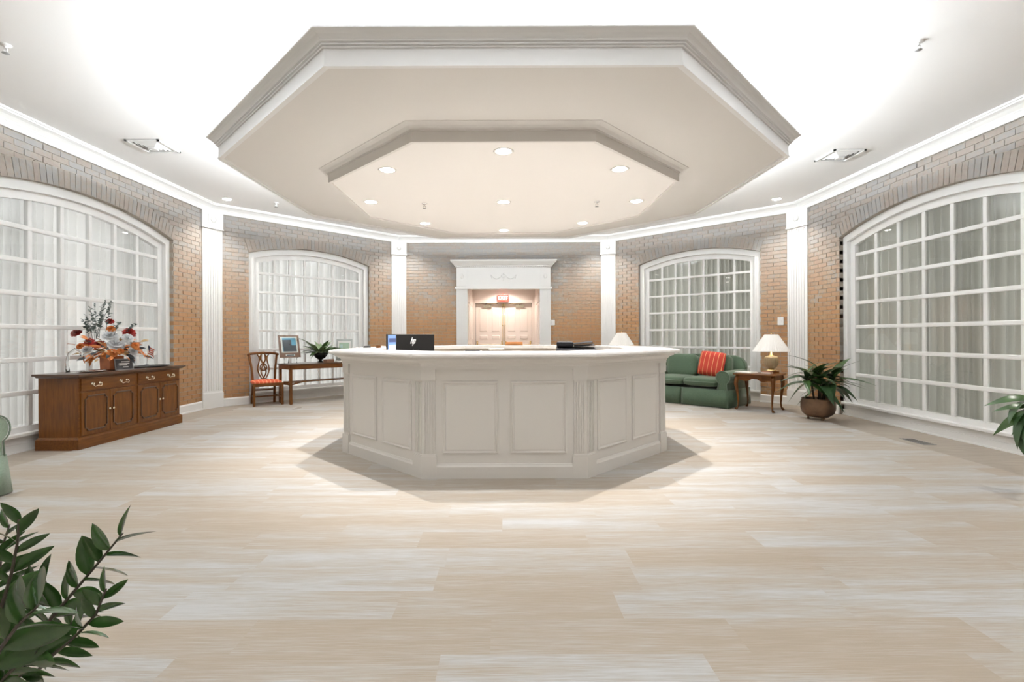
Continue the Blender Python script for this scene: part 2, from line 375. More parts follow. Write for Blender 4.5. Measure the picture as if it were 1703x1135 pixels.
UB = MB().box(-.5, .5, 0, 1, -.5, .5).mesh('brick'); UB.materials.append(BRICK_O)
BP, BL = .0705, .2150
MJ = .0095
def arch_fn(sc, hw, zs, rise):
    if rise <= 0: return lambda s: zs
    R = (hw*hw+rise*rise)/(2*rise); zc = zs+rise-R
    return lambda s: zc+math.sqrt(max(R*R-(s-sc)**2, 0))
def wall(name, A, B, opening, label, arch=True, bricks=True, z1=None):
    """opening = (centre, half width, z spring, rise); wall runs A->B with the room on its right; local y = outward"""
    A = Vector(A); B = Vector(B); L = (B-A).length; ang = math.atan2(B.y-A.y, B.x-A.x)
    T = .14; z1 = z1 or ZC; m = MB()
    if opening:
        sc, hw, zs, rise = opening; fn = arch_fn(sc, hw, zs, rise)
        m.box(0, sc-hw, .008, T, 0, z1); m.box(sc+hw, L, .008, T, 0, z1)
        n = 28 if rise > 0 else 1
        for i in range(n):
            a = sc-hw+2*hw*i/n; b = sc-hw+2*hw*(i+1)/n; za, zb = fn(a), fn(b)
            m.hexa([(a,.008,za),(b,.008,zb),(b,T,zb),(a,T,za)], [(a,.008,z1),(b,.008,z1),(b,T,z1),(a,T,z1)])
    else: m.box(0, L, .008, T, 0, z1)
    o = m.build(name, MORTAR if bricks else WHITE, None)
    o.location = (A.x, A.y, 0); o.rotation_euler = (0, 0, ang)
    tag(o, label, 'wall', kind='structure')
    if not bricks: return o
    M = Matrix.Translation((A.x, A.y, 0)) @ Matrix.Rotation(ang, 4, 'Z')
    items = []
    k = 0
    while k*BP < ZB-.01:
        z0 = k*BP+MJ/2; zt = min((k+1)*BP-MJ/2, ZB); s = -(k % 2)*BL/2-BL*.3
        spans = [(.02, L-.02)]
        if opening:
            if rise > 0 and z0 > zs:
                hx = 0
                for q in range(200):
                    xx = hw*q/199
                    if fn(sc+xx) > z0-.004: hx = xx
                if fn(sc) < z0-.004: hx = -1
            else: hx = hw if z0 < zs+ (.0 if rise > 0 else -.02) else -1
            if hx >= 0: spans = [(.02, sc-hx), (sc+hx, L-.02)]
        while s < L:
            for a, b in spans:
                s0, s1 = max(s+MJ/2, a), min(s+BL-MJ/2, b)
                if s1-s0 > .02: items.append((s0, s1, z0, zt))
            s += BL
        k += 1
    def score(it):
        p = M @ Vector(((it[0]+it[1])/2, 0, (it[2]+it[3])/2))
        if p.y < .5: return 0
        X = abs(p.x*F/p.y); Yp = abs((p.z-HC)*F/p.y)
        if X > 860 or Yp > 560: return 0
        v = p-Vector((0, 0, HC)); nrm = Vector((math.sin(ang), -math.cos(ang), 0))
        return (it[1]-it[0])*(it[3]-it[2])*abs(v.normalized().dot(nrm))/v.length_squared
    items.sort(key=score, reverse=True)
    mass = MB()
    for i, (s0, s1, z0, zt) in enumerate(items):
        pr = random.uniform(-.0025, .0025)
        if i < 300 and score((s0, s1, z0, zt)) > 0:
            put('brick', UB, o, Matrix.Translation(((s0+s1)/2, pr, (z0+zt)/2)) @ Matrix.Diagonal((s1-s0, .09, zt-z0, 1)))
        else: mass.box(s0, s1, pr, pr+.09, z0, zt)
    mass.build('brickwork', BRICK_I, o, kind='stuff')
    if opening and arch:
        sc, hw, zs, rise = opening; R = (hw*hw+rise*rise)/(2*rise); zc = zs+rise-R; H = math.asin(hw/R)
        nv = int(2*H*R/.0735)
        vs = MB(); r0, r1 = R+.001, R+.205
        w0 = 2*H*r0/nv-MJ; w1 = 2*H*r1/nv-MJ
        vs.hexa([(-w0/2, 0, r0), (w0/2, 0, r0), (w0/2, .1, r0), (-w0/2, .1, r0)], [(-w1/2, 0, r1), (w1/2, 0, r1), (w1/2, .1, r1), (-w1/2, .1, r1)])
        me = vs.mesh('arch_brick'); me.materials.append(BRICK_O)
        mo = MB()
        N_ = 40
        for i in range(N_):
            a0 = -H+2*H*i/N_; a1 = -H+2*H*(i+1)/N_
            q = lambda a, r, yy: (sc+r*math.sin(a), yy, zc+r*math.cos(a))
            mo.hexa([q(a0, R-.0, -.0045), q(a1, R-.0, -.0045), q(a1, R, .1), q(a0, R, .1)], [q(a0, r1+.008, -.0045), q(a1, r1+.008, -.0045), q(a1, r1+.008, .1), q(a0, r1+.008, .1)])
        mo.build('arch_mortar', MORTAR, o)
        for i in range(nv):
            a = -H+2*H*(i+.5)/nv
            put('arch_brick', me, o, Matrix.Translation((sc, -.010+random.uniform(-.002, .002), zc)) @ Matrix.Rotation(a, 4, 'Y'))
    return o
def seglen(i): return (Vector(P[i+1])-Vector(P[i])).length
LD = seglen(1); RD = seglen(3)
ZS_S, RS_S, HW_S = 2.725, .255, 1.59
ZS_D, RS_D, HW_D = 2.775, .19, 1.245
walls = {}
cL = 6.0-P[0][1]; cR = P[4][1]-5.98
cDL = LD*.487; cDR = RD*.513
walls['left'] = wall('wall_left', P[0], P[1], (cL, HW_S, ZS_S, RS_S), 'orange and grey brick side wall with an arched window, beside the wooden sideboard')
walls['dl'] = wall('wall_back_left', P[1], P[2], (cDL, HW_D, ZS_D, RS_D), 'angled brick wall with an arched window behind the side chair and console table')
PXC = (837.75-VX)*11.33/F+2.447
walls['back'] = wall('wall_back', P[2], P[3], (PXC+.005, .98, 2.36, 0), 'brick wall with the white portal and double doors', arch=False)
walls['dr'] = wall('wall_back_right', P[3], P[4], (cDR, HW_D, ZS_D, RS_D), 'angled brick wall with an arched window behind the green sofa')
walls['right'] = wall('wall_right', P[4], P[5], (cR, HW_S, ZS_S, RS_S), 'orange and grey brick side wall with an arched window, right of the potted floor plant')
PLAIN = mat('plain_wall_paint', (.60, .55, .49), .7)
for nm, i, lb in (('wall_front_right', 5, 'plain angled wall behind and right of the camera'), ('wall_entry_right', 6, 'plain wall on the right of the entry'),
              ('wall_entry', 7, 'plain wall at the back of the entry'), ('wall_entry_left', 8, 'plain wall on the left of the entry'), ('wall_front_left', 9, 'plain angled wall behind and left of the camera')):
    a, b = P[i], P[(i+1) % 10]; ww = wall(nm, a, b, None, lb, bricks=False); ww.data.materials[0] = PLAIN

# crown moulding, baseboards, pilasters
def inner_poly(): return P
prof_crown = [(0, ZB), (.028, ZB), (.028, ZB+.012), (.034, ZB+.014), (.034, ZB+.055), (.045, ZB+.062), (.05, ZB+.072), (.07, ZB+.086), (.095, ZB+.102), (.125, ZB+.112), (.14, ZB+.114), (.145, ZB+.128), (.16, ZB+.130), (.16, ZC), (0, ZC)]
def sweep_seg(i, prof, s0=None, s1=None):
    n = len(P); m = MB(); rows = []
    for o, z in prof:
        q = poly_off(P, o); a, b = Vector(q[i]), Vector(q[(i+1) % n])
        rows.append((a, b, z))
    k = len(rows)
    vs = [(a.x, a.y, z) for a, b, z in rows]+[(b.x, b.y, z) for a, b, z in rows]
    fs = [tuple(range(k)), tuple(range(k, 2*k))[::-1]]+[((j+1) % k, j, k+j, k+(j+1) % k) for j in range(k)]
    m.add(vs, fs); return m
cl = ['along the left brick wall', 'above the window behind the side chair', 'along the back wall above the portal', 'above the window behind the green sofa', 'along the right brick wall',
      'behind the camera on the right', 'on the right of the entry', 'at the back of the entry', 'on the left of the entry', 'behind the camera on the left']
for i in range(10):
    tag(sweep_seg(i, prof_crown).build('trim_%d' % (i+1), WHITE), 'white crown moulding '+cl[i], 'moulding', kind='structure')
bb_prof = [(0, 0), (.03, 0), (.03, .02), (.022, .024), (.022, .125), (.012, .14), (0, .145)]
def wall_frame(i):
    A = Vector(P[i]); B = Vector(P[(i+1) % 10]); return Matrix.Translation((A.x, A.y, 0)) @ Matrix.Rotation(math.atan2(B.y-A.y, B.x-A.x), 4, 'Z'), (B-A).length
def bb(name, i, spans, label):
    M, L = wall_frame(i); m = MB()
    for a, b in spans:
        k = len(bb_prof); vs = [(a, -o, z) for o, z in bb_prof]+[(b, -o, z) for o, z in bb_prof]
        m.add(vs, [tuple(range(k)), tuple(range(k, 2*k))[::-1]]+[((j+1) % k, j, k+j, k+(j+1) % k) for j in range(k)])
    o = m.build(name, WHITE); o.matrix_world = M; tag(o, label, 'baseboard', kind='structure')
bb('baseboard_left', 0, [(0, cL-HW_S), (cL+HW_S, seglen(0))], 'white baseboard under the left brick wall')
bb('baseboard_back_left', 1, [(0, cDL-HW_D), (cDL+HW_D, LD)], 'white baseboard under the brick beside the side chair')
bb('baseboard_back', 2, [(0, PXC-1.07), (PXC+1.07, seglen(2))], 'white baseboard on both sides of the portal')
bb('baseboard_back_right', 3, [(0, cDR-HW_D), (cDR+HW_D, RD)], 'white baseboard behind the wooden lamp table')
bb('baseboard_right', 4, [(0, cR-HW_S), (cR+HW_S, seglen(4))], 'white baseboard under the right brick wall')
def flutes(m, w, n, y, z0, z1, d=.012):
    """front face at local y (towards -y) with n vertical grooves"""
    fw = w*.86/n; x = -w*.43
    m.box(-w/2, w/2, y+d, y+.09, z0, z1)
    m.box(-w/2, -w*.43, y, y+d, z0, z1); m.box(w*.43, w/2, y, y+d, z0, z1)
    for k in range(n+1):
        xc = -w*.43+k*fw
        if 0 < k < n: m.box(xc-fw*.19, xc+fw*.19, y, y+d, z0+.03, z1-.03)
    m.box(-w*.43, w*.43, y, y+d, z0, z0+.03); m.box(-w*.43, w*.43, y, y+d, z1-.03, z1)
pil_lab = {1: 'fluted white pilaster in the corner right of the sideboard', 2: 'fluted white pilaster in the corner left of the portal',
           3: 'fluted white pilaster in the corner right of the portal', 4: 'fluted white pilaster in the corner behind the potted floor plant'}
for i in (1, 2, 3, 4):
    a = Vector(P[i])-Vector(P[i-1]); b = Vector(P[i+1])-Vector(P[i]); d = (a.normalized()+b.normalized()).normalized()
    rz = math.atan2(d.y, d.x); n_in = Vector((d.y, -d.x)); wd = .37 if i in (1, 4) else .33
    pos = Vector(P[i])+n_in*.02
    t = thing('pilaster', pil_lab[i], 'pilaster', (pos.x, pos.y, 0), rz); t['kind'] = 'structure'
    m = MB(); flutes(m, wd, 7, -.075, .27, 3.10); m.build('fluted_shaft', WHITE, t)
    m = MB().box(-wd/2-.008, wd/2+.008, -.088, .03, 0, .255); m.hexa([(-wd/2-.008,-.088,.255),(wd/2+.008,-.088,.255),(wd/2+.008,.03,.255),(-wd/2-.008,.03,.255)], [(-wd/2,-.078,.275),(wd/2,-.078,.275),(wd/2,.03,.275),(-wd/2,.03,.275)])
    m.build('base_block', WHITE, t)
    m = MB().box(-wd/2-.01, wd/2+.01, -.088, .03, 3.10, 3.395); m.box(-wd/2-.018, wd/2+.018, -.098, .03, 3.10, 3.12); m.box(-.09, .09, -.096, -.08, 3.17, 3.34); m.lathe([(.05, 0), (.05, .01), (.02, .018)], (0, 0, 0), 16)
    for q in range(16*3, 0, -1): # turn the rosette to face the room
        x, yv, z = m.v[-q]; m.v[-q] = (x, -.096-z, 3.255+yv)
    m.build('capital', WHITE, t)

# ------------------------------------------------------------------ windows
def window(num, i, sc, hw, zs, rise, ncol, label, curt_label):
    M, L = wall_frame(i); D = .06
    root = thing('window_%d' % num, label, 'window'); root.matrix_world = M @ Matrix.Translation((sc, 0, 0)); root['kind'] = 'structure'
    fn = arch_fn(0, hw, zs, rise)
    R = (hw*hw+rise*rise)/(2*rise); zc = zs+rise-R
    zsill = .262; cw = .205; gw = hw-cw                # glass half width
    def arcband(m, r_out, r_in, h_out, h_in, y0, y1, n=36, zb=None):
        """closed arched frame band between outer and inner half widths"""
        def pts(hw_, r):
            o = [(-hw_, zb)]
            for k in range(n+1):
                x = -hw_+2*hw_*k/n; o.append((x, zc+math.sqrt(r*r-x*x)))
            return o+[(hw_, zb)]
        a, b = pts(h_out, r_out), pts(h_in, r_in)
        for k in range(len(a)-1):
            m.hexa([(a[k][0], y0, a[k][1]), (a[k+1][0], y0, a[k+1][1]), (b[k+1][0], y0, b[k+1][1]), (b[k][0], y0, b[k][1])],
                   [(a[k][0], y1, a[k][1]), (a[k+1][0], y1, a[k+1][1]), (b[k+1][0], y1, b[k+1][1]), (b[k][0], y1, b[k][1])])
    m = MB(); arcband(m, R, R-.085, hw, hw-.085, D, D+.10, zb=.2); m.build('outer_casing', WHITE, root)
    m = MB(); arcband(m, R-.085, R-.11, hw-.085, hw-.11, D-.018, D+.10, zb=.2); m.build('casing_bead', WHITE, root)
    m = MB(); arcband(m, R-.11, R-cw, hw-.11, hw-cw, D+.035, D+.10, zb=.2)
    m.box(-gw, gw, D+.035, D+.10, .2, zsill); m.build('sash_frame', WHITE, root)
    m = MB().box(-hw, hw, D-.045, D+.10, .165, .2); m.build('sill', WHITE, root, bevel=.006)
    m = MB().box(-hw, hw, D+.01, D+.10, 0, .165); m.box(-hw, hw, D-.008, D+.01, 0, .09); m.box(-hw, hw, D-.02, D-.008, 0, .018); m.build('apron', WHITE, root)
    p = 2*gw/ncol; rows = [zsill+.361*k for k in range(1, 7)]
    ri = R-cw
    top = lambda x: zc+math.sqrt(ri*ri-x*x)
    mw = .052 if hw > 1.4 else .045
    y0, y1 = D+.045, D+.095
    for c in range(1, ncol):
        x = -gw+c*p; MB().box(x-mw/2, x+mw/2, y0, y1, zsill, top(x)+.004).build('vertical_muntin', WHITE, root, bevel=.008)
    hm = MB().box(-gw, gw, y0-.004, y1-.004, -mw/2, mw/2).mesh('horizontal_muntin'); hm.materials.append(WHITE)
    for z in rows:
        o = put('horizontal_muntin', hm, root, Matrix.Translation((0, 0, z)))
        bv = o.modifiers.new('bevel', 'BEVEL'); bv.width = .008; bv.segments = 2
    yg = D+.07; ph = .361-mw; pw = p-mw
    pm = MB().add([(-pw/2, 0, -ph/2), (pw/2, 0, -ph/2), (pw/2, 0, ph/2), (-pw/2, 0, ph/2)], [(0, 1, 2, 3)]).mesh('pane'); pm.materials.append(GLASS)
    for c in range(ncol):
        xc = -gw+(c+.5)*p
        for r in range(6):
            put('pane', pm, root, Matrix.Translation((xc, yg, zsill+.361*(r+.5))))
        xa, xb = xc-pw/2, xc+pw/2; z0 = rows[-1]+mw/2; N_ = 5
        vs = [(xa-xc, 0, 0), (xb-xc, 0, 0)]+[(xb-xc-pw*k/N_, 0, top(xb-pw*k/N_)-z0) for k in range(N_+1)]
        me = MB().add(vs, [tuple(range(len(vs)))]).mesh('pane'); me.materials.append(GLASS)
        put('pane', me, root, Matrix.Translation((xc, yg, z0)))
    # curtain behind the glass: pleated sheet
    cm = MB(); hw += .3; n = int(2*hw/.009); yb = .31; rr = random.Random(num)
    ph_ = 0; b = 0
    xs = []
    for k in range(n+1):
        x = -hw+2*hw*k/n; ph_ += .009*2*PI/(.105+.045*math.sin(x*3.1+num)+.03*rr.random())
        xs.append((x, yb+.055*math.sin(ph_)+.018*math.sin(ph_*.37+1)))
    zz = [.02, .9, 1.7, 2.4, zs+rise+.4]
    for j, z in enumerate(zz):
        for k, (x, yy) in enumerate(xs): cm.v.append((x+.01*math.sin(z*2+x*5), yb+(yy-yb)*(.8+.12*j), z))
    for j in range(len(zz)-1):
        for k in range(n): cm.f.append((j*(n+1)+k, j*(n+1)+k+1, (j+1)*(n+1)+k+1, (j+1)*(n+1)+k)); cm.sm.append(True)
    cu = cm.build('curtain', CURT if num < 3 else CURT_DIM, fix=False); cu.matrix_world = root.matrix_world.copy(); tag(cu, curt_label, 'curtain')
window(1, 0, cL, HW_S, ZS_S, RS_S, 7, 'large arched white grid window behind the wooden sideboard', 'white pleated sheer curtain behind the window over the sideboard')
window(2, 1, cDL, HW_D, ZS_D, RS_D, 7, 'arched white grid window behind the console table', 'white pleated sheer curtain behind the window over the console table')
window(3, 3, cDR, HW_D, ZS_D, RS_D, 7, 'arched white grid window behind the green sofa', 'pleated sheer curtain, dimmer light put into its colour, behind the window over the green sofa')
window(4, 4, cR, HW_S, ZS_S, RS_S, 7, 'large arched white grid window right of the potted floor plant', 'pleated sheer curtain, dimmer light put into its colour, behind the large window at the right')

# ------------------------------------------------------------------ portal and doors in the back wall
PX = (837.75-VX)*11.33/F
po = thing('door_surround', 'white fluted portal with a carved entablature around the double doors', 'portal', (PX, YB, 0)); po['kind'] = 'structure'
for s in (-1, 1):
    m = MB(); flutes(m, .25, 6, -.10, .2, 2.31); m.box(-.135, .135, -.115, -.01, 0, .2); o = m.build('pilaster_shaft', WHITE, po); o.location.x = s*.955
m = MB().box(-1.07, 1.07, -.11, 0, 2.36, 2.81); m.box(-1.11, 1.11, -.13, 0, 2.31, 2.36)
m.box(-1.075, -.84, -.125, -.11, 2.37, 2.80); m.box(.84, 1.075, -.125, -.11, 2.37, 2.80); m.build('frieze', WHITE, po)
m = MB()
steps = [(2.81, .125), (2.83, .15), (2.845, .15), (2.86, .17), (2.89, .195), (2.92, .23), (2.94, .245), (2.965, .245)]
for (z0, d0), (z1, d1) in zip(steps, steps[1:]):
    a, b = 1.075+d0-.11, 1.075+d1-.11
    m.hexa([(-a, -d0, z0), (a, -d0, z0), (a, 0, z0), (-a, 0, z0)], [(-b, -d1, z1), (b, -d1, z1), (b, 0, z1), (-b, 0, z1)])
for k in range(44): m.box(-1.06+k*.0485, -1.06+k*.0485+.026, -.148, -.12, 2.812, 2.832)
m.build('cornice', WHITE, po)
m = MB()                                             # carved garland: two swags, centre urn, rosettes
for s in (-1, 1):
    pts = [(s*(.06+.2*t), -.113, 2.60-.055*math.sin(PI*t)) for t in [k/10 for k in range(11)]]
    m.tube(pts, [.006+.010*math.sin(PI*k/10) for k in range(11)], 6)
    m.tube([(s*.265, -.113, 2.60), (s*.29, -.113, 2.63), (s*.27, -.113, 2.55)], .006, 6)
    m.tube([(s*.02, -.113, 2.66), (s*.05, -.113, 2.64), (s*.06, -.113, 2.60)], .006, 6)
    m.superell(s*.955, -.128, 2.60, .038, .012, .055, e=1); m.tube([(s*.955-.03, -.128, 2.64), (s*.955, -.13, 2.53), (s*.955+.03, -.128, 2.64)], .006, 6)
m.superell(0, -.115, 2.59, .03, .012, .04, e=1); m.superell(0, -.115, 2.66, .018, .01, .018, e=1); m.superell(0, -.115, 2.52, .012, .008, .022, e=1)
m.build('carved_garland', WHITE, po)
ZR = 2.52; YD = 13.0-YB; hwr = .83
m = MB().box(-.98, -hwr, 0.0, YD, 0, ZR); m.box(hwr, .98, 0.0, YD, 0, ZR)
for s in (-1, 1):                                    # raised panels on the jamb linings
    for (y0, y1) in ((.12, .58), (.68, 1.12), (1.22, 1.58)):
        for (z0, z1) in ((.2, .75), (.85, 1.05), (1.15, 1.95), (2.02, 2.25)):
            a, b = sorted((s*hwr, s*(hwr-.014))); m.box(a, b, y0, y1, z0, z1)
m.build('jamb_lining', DOORM, po)
MB().box(-.98, .98, 0, YD, ZR-.015, ZR+.05).build('soffit_lining', DOORM, po)
dw = thing('wall_vestibule', 'cream wall around the double doors at the end of the recess', 'wall', (PX, 13.0, 0)); dw['kind'] = 'structure'
MB().box(-.98, -.76, 0, .16, 0, ZR+.05).box(.76, .98, 0, .16, 0, ZR+.05).box(-.76, .76, 0, .16, 2.12, ZR+.05).build('header', DOORM, dw)
MB().box(-.83, -.75, -.03, 0, 0, 2.19).box(.75, .83, -.03, 0, 0, 2.19).box(-.75, .75, -.03, 0, 2.11, 2.19).build('door_casing', DOORM, dw, bevel=.004)
MB().box(-.98, .98, -1.8, .3, -.05, -.005).build('threshold', FLOORM, dw)
MB().box(-1.1, 1.1, .18, .22, 0, 2.6).build('backing', mat('dark_gap', (.1, .09, .08), .8), dw)
for n_, s in ((1, -1), (2, 1)):
    d = thing('door_%d' % n_, 'cream panelled door leaf with brass exit bar, %s' % ('on the left of the pair' if s < 0 else 'on the right, behind the small wooden block'), 'door', (PX+s*.376, 13.12, 0)); d['kind'] = 'structure'
    MB().box(-.371, .371, 0, .045, .01, 2.105).build('leaf_slab', DOORM, d, bevel=.003)
    for cx in (-.165, .165):
        for (z0, z1) in ((.15, .62), (.68, .80), (.86, 1.05), (1.13, 1.27), (1.33, 2.0)):
            hw_ = .125
            mm = MB().box(cx-hw_, cx+hw_, -.006, 0, z0, z1)
            mm.hexa([(cx-hw_+.02, -.006, z0+.02), (cx+hw_-.02, -.006, z0+.02), (cx+hw_-.02, -.006, z1-.02), (cx-hw_+.02, -.006, z1-.02)],
                    [(cx-hw_+.035, -.018, z0+.035), (cx+hw_-.035, -.018, z0+.035), (cx+hw_-.035, -.018, z1-.035), (cx-hw_+.035, -.018, z1-.035)])
            mm.build('door_panel', DOORM, d)
    xi = -s*.345
    bar = MB().tube([(-.33, -.02, 1.04), (-.33, -.09, 1.03), (-.33, -.09, .99), (.33, -.09, .99), (.33, -.09, 1.03), (.33, -.02, 1.04)], .012, 8).box(-.35, -.31, -.05, 0, .97, 1.1).box(.31, .35, -.05, 0, .97, 1.1).build('exit_bar', BRASS, d, label='brass push bar')
    rod = MB().tube([(xi, -.03, 1.1), (xi, -.03, 2.04)], .008, 6).box(xi-.025, xi+.025, -.05, 0, 2.03, 2.09).box(xi-.012, xi+.012, -.045, 0, 1.5, 1.53).build('latch_rod', BRASS, d, label='brass vertical rod')
    cl_ = MB().box(s*.05-.11, s*.05+.11, -.07, 0, 1.99, 2.06).tube([(s*.05, -.06, 2.06), (s*.05-.02, -.14, 2.085), (-s*.22, -.03, 2.10)], .010, 6).build('door_closer', NICKEL, d, label='brass door closer')
# exit sign
EXITR = mat('exit_red', (.75, .06, .04), .4, emit=(1, .10, .05), es=.25)
ex = thing('exit_sign', 'red illuminated EXIT sign above the double doors', 'sign', (PX-.02, 12.90, 2.235))
MB().box(-.14, .14, 0, .04, -.085, .085).build('housing', EXITR, ex, bevel=.004)
def text(body, size, m, parent, loc, rot, name='lettering', ext=.001, align='CENTER'):
    c = bpy.data.curves.new(name, 'FONT'); c.body = body; c.size = size; c.extrude = ext; c.align_x = align; c.align_y = 'CENTER'
    t = bpy.data.objects.new(name, c); COL.objects.link(t); t.parent = parent; t.location = loc; t.rotation_euler = rot
    c.materials.append(m)
    dg = bpy.context.evaluated_depsgraph_get(); me = bpy.data.meshes.new_from_object(t.evaluated_get(dg)); bpy.data.objects.remove(t)
    if not me.materials: me.materials.append(m)
    t = bpy.data.objects.new(name, me); COL.objects.link(t); t.parent = parent; t.location = loc; t.rotation_euler = rot
    return t
EXL = mat('exit_lettering', (1, .9, .85), .4, emit=(1, .9, .85), es=.9)
text('EXIT', .13, EXL, ex, (0, -.002, 0), (PI/2, 0, 0))
MB().prism_xz([(-.13, 0), (-.115, .012), (-.115, -.012)], -.003, 0).build('arrow', EXL, ex)
MB().prism_xz([(.13, 0), (.115, .012), (.115, -.012)], -.003, 0).build('arrow', EXL, ex)
MB().box(-.02, .02, .005, .035, .08, .115).build('mount', EXITR, ex)

# wall devices
def plate(name, label, cat, i, s, z, w_, h_, t_=.03):
    M, L = wall_frame(i); r = thing(name, label, cat); r.matrix_world = M @ Matrix.Translation((s, -.003, z))
    MB().box(-w_/2, w_/2, -t_, 0, -h_/2, h_/2).build('housing', WHITE, r, bevel=.004)
    MB().box(-w_/5, w_/5, -t_-.006, -t_, -h_/6, h_/6).build('button', WHITE, r)
plate('wall_thermostat', 'small white wall box on the brick right of the portal', 'thermostat', 2, (919.5-VX)*11.33/F+2.447, 1.22+23*11.3/F, .09, .13)
# right diag: pixel 1299
r_ = (1299-VX)/F; Ax, Ay = P[3]; ux, uy = (Vector(P[4])-Vector(P[3])).normalized(); sR = (r_*Ay-Ax)/(ux-r_*uy)
plate('wall_sensor', 'small white wall box on the brick above the table lamp', 'thermostat', 3, sR, 1.22+24*(Ay+uy*sR)/F, .10, .15)

# ------------------------------------------------------------------ canopy
ca = thing('ceiling_canopy', 'large hanging octagonal cream ceiling canopy with white moulded edge above the reception counter', 'canopy', (CX, CY, 0)); ca['kind'] = 'structure'
A0 = 2.79
of = lambda base: (lambda o: octa(base+o))
m = MB().ring(of(A0), [(0, 2.975), (0, 3.085), (-.04, 3.085), (-.04, 2.975)]); m.build('fascia_board', CANOPYW, ca)
m = MB().ring(of(A0), [(.006, 2.965), (.006, 2.982), (0, 2.984), (-.02, 2.984), (-.02, 2.965)]); m.build('edge_bead', CANOPYW, ca)
m = MB().ring(of(A0), [(-.02, 3.083), (.010, 3.083), (.014, 3.090), (.010, 3.095), (.024, 3.097), (.024, 3.106), (.020, 3.109), (.036, 3.112), (.038, 3.119), (.036, 3.123), (.044, 3.134), (.058, 3.146), (.078, 3.154), (.092, 3.157), (.098, 3.160), (.098, 3.171), (.05, 3.173), (-.02, 3.173)]); m.build('crown', CANOPYW, ca)
m = MB().prism(octa(A0-.018), 2.99, 3.12); m.build('underside', CANOPY, ca)
m = MB().prism(octa(A0-.012), 3.12, 3.135); m.build('top_deck', CANOPYW, ca)
A1 = 1.855
m = MB().ring(of(A1), [(0, 2.85), (0, 2.945), (-.03, 2.945), (-.03, 2.85)]); m.build('inner_fascia', CANOPY, ca)
m = MB().ring(of(A1), [(-.02, 2.94), (.012, 2.94), (.014, 2.952), (.03, 2.956), (.045, 2.97), (.075, 2.982), (.088, 2.985), (.092, 2.997), (-.02, 2.997)]); m.build('inner_crown', CANOPY, ca)
m = MB().prism(octa(A1-.025), 2.868, 2.996); m.build('inner_panel', mat('inner_panel_paint', (.84, .815, .79), .7), ca)
# rods that carry it
for k in range(4):
    a = PI/4+k*PI/2; MB().tube([(1.5*math.cos(a), 1.5*math.sin(a), 3.13), (1.5*math.cos(a), 1.5*math.sin(a), ZC)], .012, 8).build('hanging_rod', GREY, ca)
tubeM = mat('fluorescent_tube', (1, 1, 1), .4, emit=(.95, .98, 1), es=3)
for k in range(8):
    a = k*PI/4; t = MB().box(-.9, .9, -.04, .04, 3.135, 3.155).build('cove_batten', WHITE, ca); t.location = (2.42*math.sin(a), 2.42*math.cos(a), 0); t.rotation_euler = (0, 0, -a)

# downlights
LENS = mat('downlight_lens', (1, 1, 1), .3, emit=(1, .96, .90), es=18)
RIMM = mat('downlight_rim', (.80, .78, .75), .4)
dl_rim = MB().lathe([(.070, .0), (.088, -.006), (.092, 0), (.086, .004)], n=28, cap=False).mesh('trim_ring'); dl_rim.materials.append(RIMM)
dl_baf = MB().lathe([(.071, -.001), (.060, .05)], n=28, cap=False).mesh('baffle'); dl_baf.materials.append(RIMM)
dl_len = MB().lathe([(.066, -.002), (.05, -.009), (.0005, -.012)], n=24, cap=False).mesh('lens'); dl_len.materials.append(LENS)
def downlight(x, y, z, label, power, col=WARM, group=None, size=84, blend=.8):
    r = thing('downlight', label, 'downlight', (x, y, z-.001), 0, group)
    put('trim_ring', dl_rim, r); put('lens', dl_len, r)
    spot('downlight_beam', (0, 0, -.025), power, col, size, blend, .016, r)
names8 = ['front centre of the ring in the canopy, nearest the camera', 'front right of the ring in the canopy', 'right of the ring in the canopy', 'back right of the ring in the canopy',
          'back centre of the ring, farthest light in the canopy', 'back left of the ring in the canopy', 'left of the ring in the canopy', 'front left of the ring in the canopy']
for k in range(8):
    a = k*PI/4
    downlight(CX+1.62*math.sin(a), 5.98-1.62*math.cos(a), 2.868, 'round recessed downlight at the '+names8[k], RING_W, group='downlights in the hanging canopy')
downlight(0, 6.0, 2.868, 'round recessed downlight in the middle of the canopy', RING_W*.6, group='downlights in the hanging canopy')
for x, y, lb in ((-4.64, 8.22, 'recessed ceiling downlight above the corner right of the sideboard'), (4.64, 8.33, 'recessed ceiling downlight above the corner by the lamp table'),
                 (2.16, 10.8, 'small distant ceiling downlight right of the portal'), (-2.16, 10.8, 'ceiling downlight left of the portal, hidden above the canopy edge'),
                 (4.45, 3.75, 'ceiling downlight above the plant at the right edge'), (-4.45, 3.75, 'ceiling downlight above the sage sofa'), (1.9, 1.2, 'ceiling downlight right of the camera'), (-1.9, 1.2, 'ceiling downlight left of the camera')):
    downlight(x, y, ZC, lb, CEIL_W, (1, .95, .89), size=115, blend=1.0, group='downlights in the outer ceiling')
spot('vestibule_beam', (PX, 12.5, 2.49), 62, (1, .89, .81), 160, .5, .06)
ve = thing('downlight', 'recessed downlight in the ceiling of the door recess', 'downlight', (PX, 12.55, ZR-.016)); put('trim_ring', dl_rim, ve); put('lens', dl_len, ve)

